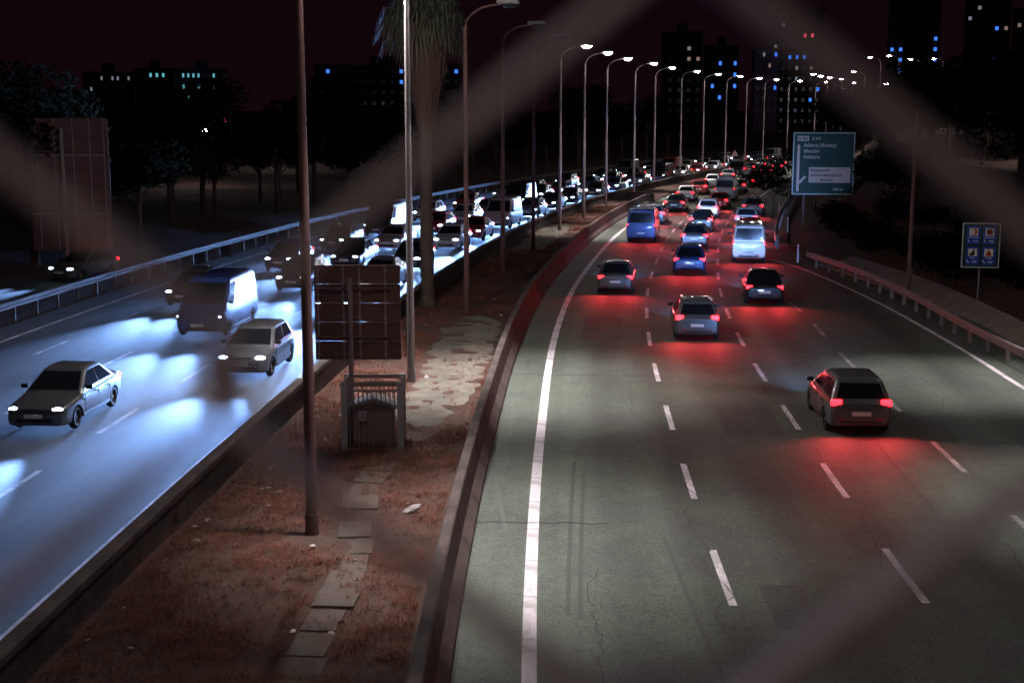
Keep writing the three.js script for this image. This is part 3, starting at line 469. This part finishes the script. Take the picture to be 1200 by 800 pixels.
grassField('dry_grass', 42000, (r) => {
  for (;;) { const z = -13 - 108 * Math.pow(r(), 1.7), x0 = W.xz(z) + 0.3, x1 = R.at(R.sz(z), -1.9)[0] - 0.05, x = x0 + (x1 - x0) * r(), n = vnoise(x * 0.8 + 7, z * 0.8) * 0.65 + vnoise(x * 2.7, z * 2.7) * 0.35; if (r() > 1.9 * n - 0.25 || ((bare(x, z) && r() > 0.07) || (onPath(x, z) && r() > (vnoise(x * 1.3, z * 1.3) > 0.5 ? 0.85 : 0.25)))) continue; return [x, medianY(x, z), z, n]; }
}, 61, 0.1, 0.36);
grassField('bank_grass', 16000, (r) => { const s = R.sz(-34) + 75 * r(), z0 = R.frame(s).z, [x, z] = R.at(s, edgeR(z0) + 2.9 + 11 * r() * r()); return [x, groundHeight(x, z) - 0.02, z, vnoise(x, z)]; }, 62, 0.12, 0.4);
// scraps of litter in the median
{
  const r = rng(123), mats = [std(0.5, 0.46, 0.44, 0.8, 0, { flatShading: true }), std(0.3, 0.28, 0.28, 0.6, 0, { flatShading: true }), std(0.36, 0.3, 0.28, 0.7, 0, { flatShading: true })], geos = [0, 1, 2, 3].map((k) => { const g = mergeVertices(new THREE.IcosahedronGeometry(0.1, 2).deleteAttribute('uv').deleteAttribute('normal')), P = g.attributes.position; for (let i = 0; i < P.count; i++) { const f = 0.6 + 0.8 * vnoise(P.getX(i) * 22 + k * 9, P.getZ(i) * 22 + P.getY(i) * 13); P.setXYZ(i, P.getX(i) * f * 1.3, P.getY(i) * f * 0.35, P.getZ(i) * f * (0.6 + 0.8 * vnoise(i * 0.7, k))); } g.computeVertexNormals(); return g; });
  const spots = [[-2.15, -28.3, 1.4, 'crumpled white paper scrap in the grass nearest the dark lamp post']];
  for (let i = 0; i < 46; i++) { const z = -18 - 80 * Math.pow(r(), 1.3), x0 = W.xz(z) + 0.5, x1 = R.at(R.sz(z), -2.2)[0], e = r(); spots.push([x0 + (x1 - x0) * (e < 0.55 ? e * 0.5 : e), z, 0.22 + r() * 0.5, 'pale scrap of litter lying in the dry median grass']); }
  for (const [x, z, s, label] of spots) { const o = single('litter_scrap', geos[(r() * 4) | 0], mats[(r() * 3) | 0], label, 'litter', label.startsWith('pale') ? 'litter scraps in the median grass' : undefined); o.position.set(x, medianY(x, z) + 0.05 * s + 0.03, z); o.rotation.set(r() - 0.5, r() * 6, r() - 0.5); o.scale.setScalar(s); }
}

// ------------------------------------------------------------------ far buildings with lit windows
const LIT = { blue: glow(0.05, 0.22, 1, 1.2), pale: glow(0.75, 0.85, 1, 0.2), warm: glow(1, 0.7, 0.6, 0.2), cyan: glow(0.2, 0.75, 0.85, 0.6), red: glow(1, 0.08, 0.14, 1.5) };
const paneGeo = bx(1, 1, 0.1), frameGeo = bx(1.16, 1.16, 0.08);
function building(label, x, z, w, h, depth, floors, cols, lit, wallM = M.wall, turn = 0) {
  const t = thing('apartment_block', label, 'building', [x, -0.5, z], turn, 'buildings on the skyline');
  mesh('wall', bx(w, h, depth, 0, h / 2, -depth / 2), wallM, t);
  const roof = mesh('roof', bx(w + 0.6, 0.5, depth + 0.6, 0, h + 0.25, -depth / 2), wallM, t); mesh('stair_tower', bx(w * 0.25, 2.6, depth * 0.3, 0, h + 1.8, -depth / 2), wallM, roof);
  const fw = w / cols, fh = h / floors;
  for (let j = 0; j < floors; j++) for (let i = 0; i < cols; i++) { const key = lit[j + ',' + i], o = mesh('window', paneGeo, key ? LIT[key] : M.darkPane, t); o.position.set(-w / 2 + fw * (i + 0.5), fh * (j + 0.55), 0.05); o.scale.set(fw * 0.36, fh * 0.34, 1); }
  for (let j = 1; j < floors; j += 1) mesh('floor_band', bx(w + 0.1, 0.18, 0.25, 0, fh * j, 0.1), wallM, t);
  return t;
}
building('tall tower with two columns of blue lit windows at upper right', 121, -420, 15, 46, 14, 15, 6, { '6,1': 'blue', '7,1': 'blue', '8,0': 'blue', '8,1': 'blue', '5,1': 'blue', '4,1': 'warm', '9,5': 'blue', '8,5': 'blue', '7,5': 'blue', '4,5': 'blue', '2,4': 'blue', '2,5': 'warm', '13,0': 'pale', '13,1': 'pale' }, M.wall, -0.25);
building('dark tower with scattered pale windows right of the blue-lit tower', 143, -420, 13, 46, 14, 15, 5, { '12,1': 'pale', '11,0': 'pale', '13,3': 'pale', '10,3': 'blue', '10,4': 'warm', '7,3': 'blue', '7,4': 'pale' }, M.wall, -0.3);
building('dark block with few white windows at the right picture edge', 158, -420, 13, 38, 14, 12, 5, { '10,0': 'warm', '10,1': 'pale', '9,1': 'pale', '8,1': 'pale', '5,0': 'pale', '5,1': 'pale' }, M.wall, -0.3);
building('dark apartment tower with small bluish windows above the far lamps', 86, -420, 15, 38, 14, 12, 7, { '10,1': 'pale', '9,4': 'red', '9,5': 'red', '8,0': 'pale', '7,2': 'blue', '7,3': 'blue', '7,4': 'blue', '6,3': 'pale', '6,5': 'warm', '5,3': 'pale', '4,6': 'blue', '3,5': 'blue' }, M.wall, -0.2);
building('low violet-grey block beside the dark apartment tower', 76, -415, 7, 26, 12, 8, 4, { '7,1': 'pale', '6,2': 'warm', '7,3': 'blue', '4,3': 'blue' }, std(0.28, 0.22, 0.42, 0.9), -0.1);
building('dark block with four blue windows behind the big lamps', 64, -420, 9, 27, 12, 8, 4, { '6,1': 'blue', '6,3': 'blue', '5,3': 'blue', '4,0': 'blue', '4,3': 'blue', '3,1': 'blue' }, M.wall, 0);
building('faint dark tower with three pale windows behind the big lamps', 52, -420, 11, 31, 12, 10, 4, { '8,2': 'pale', '7,2': 'warm', '7,3': 'warm' }, M.wall, 0);
building('low left block with rows of narrow turquoise windows and red lights', -94, -420, 15, 20, 14, 6, 10, { '5,1': 'cyan', '5,2': 'cyan', '5,3': 'cyan', '5,4': 'cyan', '5,7': 'cyan', '4,1': 'cyan', '4,4': 'cyan', '4,7': 'cyan', '3,2': 'cyan', '1,1': 'red', '1,2': 'red', '1,3': 'red', '1,9': 'red' }, std(0.1, 0.16, 0.3, 0.9), 0.2);
building('low dark block with one bright turquoise strip on the left skyline', -107, -415, 11, 20, 12, 6, 6, { '5,2': 'cyan', '5,3': 'cyan', '5,4': 'cyan' }, M.wall, 0.2);
building('long dark block with faint small windows on the left skyline', -121, -415, 14, 19, 12, 6, 9, { '5,3': 'pale', '5,5': 'pale', '5,6': 'pale', '4,1': 'pale', '5,8': 'pale' }, M.wall, 0.2);
building('dark block behind the palm with two small blue windows', -34, -380, 40, 20, 14, 7, 16, { '6,1': 'blue', '6,9': 'blue', '5,9': 'blue', '6,12': 'blue', '6,15': 'blue' }, M.wall, 0.05);

// ------------------------------------------------------------------ cars, standing in their lanes with their lamps lit
const CM = { glass: std(0.01, 0.012, 0.016, 0.08), trim: std(0.02, 0.02, 0.022, 0.5), tyre: std(0.02, 0.02, 0.021, 0.85), rim: std(0.45, 0.45, 0.47, 0.3, 0.8), plate: std(0.7, 0.7, 0.72, 0.5),
  head: glow(0.6, 0.78, 1, 34, 0.8), tail: glow(1, 0.006, 0.012, 14, 0.3), tailOff: std(0.3, 0.02, 0.02, 0.3), headOff: std(0.6, 0.62, 0.65, 0.15) };
const paintOf = (c) => new THREE.MeshPhysicalMaterial({ color: new THREE.Color().setRGB(...c), roughness: 0.38, metalness: 0.25, clearcoat: 1, clearcoatRoughness: 0.06 });
const PAINTS = { white: paintOf([0.62, 0.62, 0.63]), silver: paintOf([0.36, 0.37, 0.39]), grey: paintOf([0.1, 0.105, 0.115]), black: paintOf([0.012, 0.012, 0.014]), red: paintOf([0.32, 0.018, 0.02]), blue: paintOf([0.025, 0.06, 0.22]) };
function loft(st, n = 40) {   // st: [z, top, bottom, halfWidth]
  const half = [[0, 0], [0.8, 0], [0.94, 0.05], [0.985, 0.16], [1, 0.36], [1, 0.56], [0.985, 0.74], [0.95, 0.87], [0.86, 0.945], [0.6, 0.985], [0.3, 1], [0, 1.003]], ring = [...half, ...half.slice(1, -1).reverse().map(([x, y]) => [-x, y])], m = ring.length;
  const c1 = new THREE.CatmullRomCurve3(st.map((q) => new THREE.Vector3(q[0], q[1], 0)), false, 'chordal'), pts = [];
  const f = (z) => { let k = 0; while (k < st.length - 2 && st[k + 1][0] > z) k++; const a = st[k], b = st[k + 1], t = Math.min(1, Math.max(0, (z - a[0]) / (b[0] - a[0]))), e = t; return [1, 2, 3].map((q) => a[q] + (b[q] - a[q]) * e); };
  const zs = []; for (let k = 0; k < st.length - 1; k++) for (let q = 0; q < 4; q++) zs.push(st[k][0] + (st[k + 1][0] - st[k][0]) * q / 4); zs.push(st[st.length - 1][0]);
  // smooth the station values a little
  let v = zs.map(f); for (let it = 0; it < 2; it++) v = v.map((a, i) => i === 0 || i === v.length - 1 ? a : a.map((x, c) => (v[i - 1][c] + 2 * x + v[i + 1][c]) / 4));
  const P = [], ix = [];
  zs.forEach((z, i) => { const [t, b, w] = v[i]; ring.forEach(([x, y]) => P.push(x * w, b + y * (t - b), z)); });
  for (let i = 0; i + 1 < zs.length; i++) for (let j = 0; j < m; j++) { const a = i * m + j, b = i * m + (j + 1) % m; ix.push(a, a + m, b, b, a + m, b + m); }
  for (const [i, flip] of [[0, false], [zs.length - 1, true]]) { const c = P.length / 3; P.push(0, (v[i][0] + v[i][1]) / 2, zs[i]); for (let j = 0; j < m; j++) { const a = i * m + j, b = i * m + (j + 1) % m; if (flip) ix.push(c, b, a); else ix.push(c, a, b); } }
  const g = new THREE.BufferGeometry(); g.setAttribute('position', new THREE.Float32BufferAttribute(P, 3)); g.setIndex(ix); g.computeVertexNormals(); return g;
}
const evaluator = new Evaluator(); evaluator.attributes = ['position', 'normal']; evaluator.useGroups = false;
function cutArches(g, axles, r) {
  let b = new Brush(g); b.updateMatrixWorld();
  for (const z of axles) { const c = new Brush(new THREE.CylinderGeometry(r, r, 3, 24).rotateZ(Math.PI / 2)); c.position.set(0, 0.3, z); c.updateMatrixWorld(); b = evaluator.evaluate(b, c, SUBTRACTION); b.updateMatrixWorld(); }
  return b.geometry;
}
function cabinGeo(rings) {   // rings: [y, zFront, zRear, halfWidth, cornerRadius]
  const N = 40, P = [], ix = [];
  for (const [y, zf, zr, hw, cr] of rings) { const pts = []; for (let q = 0; q < 4; q++) { const cx = (q === 0 || q === 3 ? 1 : -1) * (hw - cr), cz = q < 2 ? zf - cr : zr + cr; for (let k = 0; k < 10; k++) { const a = q * Math.PI / 2 + k / 9 * Math.PI / 2; pts.push([cx + Math.cos(a) * cr, cz + Math.sin(a) * cr]); } } pts.forEach((q) => P.push(q[0], y, q[1])); }
  for (let i = 0; i + 1 < rings.length; i++) for (let j = 0; j < N; j++) { const a = i * N + j, b = i * N + (j + 1) % N; ix.push(a, a + N, b, b, a + N, b + N); }
  const c = P.length / 3, L = rings.length - 1, y = rings[L][0] + 0.012; P.push(0, y, (rings[L][1] + rings[L][2]) / 2); for (let j = 0; j < N; j++) ix.push(c, L * N + (j + 1) % N, L * N + j);
  const g = new THREE.BufferGeometry(); g.setAttribute('position', new THREE.Float32BufferAttribute(P, 3)); g.setIndex(ix); g.computeVertexNormals(); return g;
}
function pane(a, b, c, d, inset = 0.06, lift = 0.012, thick = 0.012) {   // four corners, counter-clockwise seen from outside
  const V = [a, b, c, d].map((q) => new THREE.Vector3(...q)), C = V.reduce((s, q) => s.add(q), new THREE.Vector3()).multiplyScalar(0.25), n = V[1].clone().sub(V[0]).cross(V[3].clone().sub(V[0])).normalize();
  const Q = V.map((q) => q.clone().lerp(C, inset)), out = Q.map((q) => q.clone().addScaledVector(n, lift)), inn = Q.map((q) => q.clone().addScaledVector(n, lift - thick - 0.01)), p = [];
  const quad = (A, B, D, E) => [A, B, D, A, D, E].forEach((q) => p.push(q.x, q.y, q.z));
  quad(...out); for (let i = 0; i < 4; i++) quad(inn[i], inn[(i + 1) % 4], out[(i + 1) % 4], out[i]);
  const g = new THREE.BufferGeometry(); g.setAttribute('position', new THREE.Float32BufferAttribute(p, 3)); g.computeVertexNormals(); return g;
}
const wheelGeo = { tyre: new THREE.TorusGeometry(0.235, 0.085, 10, 24).rotateY(Math.PI / 2).scale(1.15, 1, 1), rim: (() => { const l = [new THREE.CylinderGeometry(0.2, 0.2, 0.1, 20, 1, true).rotateZ(Math.PI / 2), cyl(0.05, 0.05, 0.12, 0, -0.06, 0, 10).rotateZ(Math.PI / 2)]; for (let i = 0; i < 5; i++) l.push(bx(0.03, 0.4, 0.045).rotateX(i * Math.PI / 5)); return join(l); })() };
const KIND = {
  sedan: { st: [[2.24, 0.56, 0.32, 0.6], [2.16, 0.7, 0.24, 0.74], [1.95, 0.78, 0.2, 0.84], [1.3, 0.87, 0.2, 0.885], [0.8, 0.95, 0.2, 0.89], [-0.3, 0.97, 0.2, 0.895], [-1.4, 1.0, 0.2, 0.89], [-1.85, 1.02, 0.22, 0.86], [-2.14, 0.98, 0.28, 0.8], [-2.24, 0.8, 0.36, 0.7]], ax: [1.36, -1.36],
    cab: [[0.86, 0.98, -1.72, 0.83, 0.18], [0.96, 0.84, -1.66, 0.8, 0.18], [1.36, 0.14, -1.12, 0.62, 0.16], [1.43, 0.02, -1.0, 0.55, 0.16], [1.455, -0.14, -0.86, 0.42, 0.16]], tail: [0.66, 0.82, -2.12], head: [0.6, 0.66, 2.06] },
  hatchback: { st: [[2.0, 0.56, 0.32, 0.6], [1.93, 0.72, 0.24, 0.74], [1.72, 0.82, 0.2, 0.83], [1.2, 0.92, 0.2, 0.87], [0.8, 0.98, 0.2, 0.88], [-0.5, 1.0, 0.2, 0.885], [-1.5, 1.02, 0.2, 0.87], [-1.88, 1.0, 0.24, 0.82], [-2.0, 0.86, 0.34, 0.72]], ax: [1.25, -1.25],
    cab: [[0.88, 1.06, -1.9, 0.82, 0.18], [0.98, 0.92, -1.86, 0.79, 0.18], [1.4, 0.2, -1.58, 0.64, 0.16], [1.48, 0.06, -1.46, 0.57, 0.16], [1.5, -0.1, -1.3, 0.44, 0.16]], tail: [0.66, 0.9, -1.9], head: [0.6, 0.7, 1.84] },
  van: { st: [[2.5, 0.7, 0.36, 0.66], [2.42, 0.9, 0.28, 0.8], [2.2, 1.05, 0.24, 0.9], [1.8, 1.2, 0.22, 0.95], [1.2, 1.26, 0.22, 0.97], [-1.0, 1.28, 0.22, 0.97], [-2.35, 1.28, 0.26, 0.95], [-2.48, 1.2, 0.36, 0.9]], ax: [1.6, -1.55],
    cab: [[1.0, 1.9, -2.44, 0.94, 0.12], [1.24, 1.72, -2.43, 0.92, 0.12], [2.0, 1.05, -2.4, 0.84, 0.14], [2.14, 0.85, -2.34, 0.78, 0.16], [2.18, 0.65, -2.2, 0.66, 0.16]], tail: [0.84, 1.0, -2.38], head: [0.7, 0.82, 2.3] },
};
const proto = {};
for (const [kind, K] of Object.entries(KIND)) {
  const g = new THREE.Group(), [, A, B] = K.cab; proto[kind] = g;
  mesh('body', cutArches(loft(K.st), K.ax, 0.36), PAINTS.white, g);
  mesh('roof', cabinGeo(K.cab), PAINTS.white, g);
  const p = (r, end, side, k = 1) => [side * (r[3] - r[4] * 0.3 * k), r[0], end === 'f' ? r[1] : r[2]];
  mesh('windshield', pane(p(A, 'f', 1), p(B, 'f', 1), p(B, 'f', -1), p(A, 'f', -1), 0.05), CM.glass, g);
  mesh('rear_window', pane(p(A, 'r', -1), p(B, 'r', -1), p(B, 'r', 1), p(A, 'r', 1), 0.12), CM.glass, g);
  for (const s of [-1, 1]) {
    const q = (r, t) => [s * r[3], r[0], (r[1] - r[4]) * (1 - t) + (r[2] + r[4]) * t];
    const cuts = kind === 'van' ? [[0, 0.22]] : [[0.02, 0.49], [0.53, 0.97]];
    for (const [t0, t1] of cuts) { const P = [q(A, t0), q(A, t1), q(B, t1), q(B, t0)]; mesh('side_window', pane(...(s > 0 ? P : P.reverse()), 0.06), CM.glass, g); }
    const hw = K.st[4][3];
    for (const z of kind === 'van' ? [1.1, 0.1] : [0.82, -0.18, -1.02]) mesh('door_seam', bx(0.012, 0.5, 0.014, s * (hw - 0.002), 0.62, z), CM.trim, g);
    for (const z of kind === 'van' ? [0.3] : [-0.02, -0.88]) mesh('door_handle', rb(0.03, 0.035, 0.17, 0.012, s * (hw + 0.004), 0.8, z), CM.trim, g);
    mesh('sill_trim', rb(0.03, 0.09, K.ax[0] - K.ax[1] - 0.76, 0.012, s * (hw - 0.012), 0.3, (K.ax[0] + K.ax[1]) / 2), CM.trim, g);
    mesh('rear_reflector', rb(0.16, 0.04, 0.03, 0.01, s * 0.48, 0.47, K.st[K.st.length - 1][0] + 0.0), CM.tailOff, g);
    mesh('mirror', rb(0.2, 0.13, 0.1, 0.04, s * (A[3] + 0.13), A[0] + 0.06, A[1] - 0.22), CM.trim, g);
    mesh('headlight', new THREE.SphereGeometry(1, 16, 10).scale(0.17, 0.07, 0.1).rotateY(s * 0.35).translate(s * K.head[0], K.head[1], K.head[2]), CM.head, g);
    mesh('tail_light', kind === 'van' ? rb(0.12, 0.42, 0.1, 0.03, s * K.tail[0], K.tail[1], K.tail[2]) : rb(0.3, 0.17, 0.16, 0.05, s * K.tail[0], K.tail[1], K.tail[2]), CM.tail, g);
    for (const z of K.ax) { const w = new THREE.Group(); w.name = 'wheel'; w.position.set(s * (K.st[4][3] - 0.12), 0.318, z); mesh('tyre', wheelGeo.tyre, CM.tyre, w); mesh('rim', wheelGeo.rim, CM.rim, w); g.add(w); }
  }
  const zf = K.st[0][0], zr = K.st[K.st.length - 1][0];
  mesh('grille', rb(0.7, 0.13, 0.1, 0.03, 0, K.head[1] - 0.03, zf - 0.1), CM.trim, g); mesh('lower_intake', rb(1.0, 0.12, 0.08, 0.03, 0, 0.4, zf - 0.02), CM.trim, g);
  mesh('licence_plate', bx(0.5, 0.11, 0.03, 0, 0.52, zf + 0.02), CM.plate, g); mesh('licence_plate', bx(0.5, 0.11, 0.03, 0, 0.62, zr - 0.015), CM.plate, g);
  mesh('boot_seam', bx(1.1, 0.012, 0.02, 0, 0.72, zr + 0.0), CM.trim, g); mesh('wiper', bar([-0.1, A[0] + 0.03, A[1] + 0.02], [-0.6, A[0] + 0.1, A[1] - 0.06], 0.008, 4), CM.trim, g); mesh('antenna', bar([0, K.cab[4][0], K.cab[4][2] + 0.1], [0, K.cab[4][0] + 0.16, K.cab[4][2] - 0.02], 0.008, 5), CM.trim, g);
  mesh('rear_bumper', rb(1.15, 0.09, 0.1, 0.04, 0, 0.39, zr + 0.04), CM.trim, g);
}
function car(kind, paint, x, z, turn, label, group, lights, far) {
  const t = proto[kind].clone(true), K = KIND[kind]; t.name = numbered(kind === 'van' ? 'delivery_van' : kind + '_car'); t.userData = { label, category: kind === 'van' ? 'van' : 'car', group };
  t.traverse((o) => { if (o.name === 'body' || o.name === 'roof') o.material = PAINTS[paint]; });
  t.position.set(x, 0.006, z); t.rotation.y = turn; scene.add(t); t.updateMatrixWorld(true);
  for (const s of [-1, 1]) {
    if (lights === 'tail' ? z > -100 : z > -165) { const l = new THREE.SpotLight(new THREE.Color(0.24, 0.45, 1), lights === 'tail' ? HEAD_CD * 0.06 : HEAD_CD, 0, lights === 'tail' ? 0.4 : 0.27, 1); l.name = 'headlight_beam'; l.position.set(s * K.head[0], K.head[1], K.head[2] + 0.22); l.castShadow = true; l.shadow.radius = 4; t.add(l); l.target.position.copy(new THREE.Vector3(s * K.head[0] * 1.2, 0.6, K.head[2] + 24).applyMatrix4(t.matrixWorld)); l.target.updateMatrixWorld(); }
    if (lights === 'tail' && z > -125) { const l = new THREE.SpotLight(new THREE.Color(1, 0.05, 0.06), TAIL_CD * 6, 0, 1.2, 0.5); l.name = 'tail_light_beam'; l.position.set(s * K.tail[0], K.tail[1], K.tail[2] - 0.16); l.castShadow = true; l.shadow.radius = 5; t.add(l); l.target.position.copy(new THREE.Vector3(s * K.tail[0], 0, K.tail[2] - 1.6).applyMatrix4(t.matrixWorld)); l.target.updateMatrixWorld(); }
  }
  return t;
}
const laneName = { R: ['inner lane beside the median barrier', 'middle lane of the right carriageway', 'outer lane of the right carriageway'], L: ['oncoming lane beside the median wall', 'middle oncoming lane', 'outer oncoming lane'] };
const paints = ['grey', 'black', 'silver', 'black', 'grey', 'red', 'black', 'blue', 'white', 'grey'], kinds = ['sedan', 'hatchback', 'sedan', 'van', 'hatchback', 'sedan', 'hatchback'];
{
  const r = rng(2024); let n = 0;
  const put = (curve, side, lane, d, zs) => zs.forEach((z, i) => {
    const s = curve.sz(z), f = curve.frame(s), [x, zz] = curve.at(s, d + (r() - 0.5) * 0.5), k = kinds[(n * 3 + lane) % kinds.length], c = paints[(n * 7 + lane * 3) % paints.length]; n++;
    const away = Math.atan2(f.tx, f.tz), turn = side === 'R' ? away : away + Math.PI;
    const what = k === 'van' ? 'van' : k;
    car(k, c, x, zz, turn, side === 'R' ? `${c} ${what} with red tail lamps, ${ordinals[i]} in the ${laneName.R[lane]}` : `${c} ${what} with bright headlamps, ${ordinals[i]} in the ${laneName.L[lane]}`, side === 'R' ? 'cars driving away on the right carriageway' : 'oncoming cars on the left carriageway', side === 'R' ? 'tail' : 'head', z < -150);
  });
  const seq = (a, b, g0, g1) => { const o = []; let z = a; while (z > b) { o.push(z + (r() - 0.5) * 2.5); z -= g0 + (g1 - g0) * r(); } return o; };
  put(R, 'R', 0, 1.85, [-66, ...seq(-92, -205, 9, 14)]);
  put(R, 'R', 1, 5.35, [-53, -74, ...seq(-88, -205, 9, 13)]);
  put(R, 'R', 2, 8.75, [-38, -63, ...seq(-80, -118, 9, 13)]);
  put(W, 'L', 0, -2.9, [-45, ...seq(-59, -225, 7.5, 10)]);
  put(W, 'L', 1, -6.5, [-37.5, -53, ...seq(-65, -225, 7.5, 10)]);
  put(W, 'L', 2, -9.9, [-60, ...seq(-73, -225, 9, 14)]);
  // on the side road at the left edge
  car('hatchback', 'grey', -22.9, -72.6, -0.38, 'grey hatchback with bluish headlamps on the side road at the left edge', 'cars on the side road', 'head', false).position.y = groundHeight(-22.9, -72.6) + 0.03;
}
// side road strip at far left
{ const P = new Plan([[-40, -30], [-30, -54], [-24.5, -68], [-18, -86], [-10, -108], [2, -136]]); structure('side_road', sheet(P, 1, P.length - 1, -2.2, 2.2, (x, z) => groundHeight(x, z) + 0.03, 1.2, 6), M.tar); }

// ------------------------------------------------------------------ footbridge deck and its chain-link fence, through which the road is seen
{
  const t = thing('footbridge', 'concrete footbridge deck over the motorway, below the fence', 'footbridge', [0, 0, 0]);
  mesh('deck', bx(44, 0.5, 2.6, 2, 6.85, 1.35), M.concrete, t);
  for (const x of [-4.8, 20.5]) mesh('pier', cyl(0.45, 0.45, 6.62, x, -0.02, 1.4, 20), M.concrete, t);
  const f = thing('chain_link_fence', 'blurred chain-link fence wires crossing in front of the view', 'fence', [0, 0, 0]);
  const p = 0.035, x0 = -0.0222, y0 = 8.680, z0 = -0.103, rw = 0.00115;
  for (let i = -32; i <= 32; i++) {   // each wire zigzags upright and hooks round its neighbours
    const pts = [];
    for (let j = -44; j <= 20; j++) { const right = ((i + j) % 2 + 2) % 2 === 1, bx0 = x0 + i * p + p / 2, e = right ? 1 : -1, y = y0 + j * p; pts.push([bx0 + e * (p / 2 - 0.001), y - 0.0042, z0 - e * 0.0006], [bx0 + e * (p / 2 + 0.0014), y, z0 + (i % 2 ? 1 : -1) * 0.0016], [bx0 + e * (p / 2 - 0.001), y + 0.0042, z0 + e * 0.0006]); }
    const c = new THREE.CurvePath(); const V = pts.map((q) => new THREE.Vector3(...q)); const tube = new THREE.CatmullRomCurve3(V, false, 'catmullrom', 0.3);
    mesh('wire', new THREE.TubeGeometry(tube, Math.abs(i) < 6 ? V.length * 3 : V.length, rw, 6), M.wire, f);
  }
  for (const x of [-1.2, 1.2]) mesh('post', cyl(0.024, 0.024, 2.4, x, 7.1, -0.06, 12), M.zinc, f);
  mesh('top_rail', bar([-1.2, 9.44, -0.06], [1.2, 9.44, -0.06], 0.02, 10), M.zinc, f);
  mesh('bottom_rail', bar([-1.2, 7.14, -0.06], [1.2, 7.14, -0.06], 0.02, 10), M.zinc, f);
}
renderer.render(scene, camera);
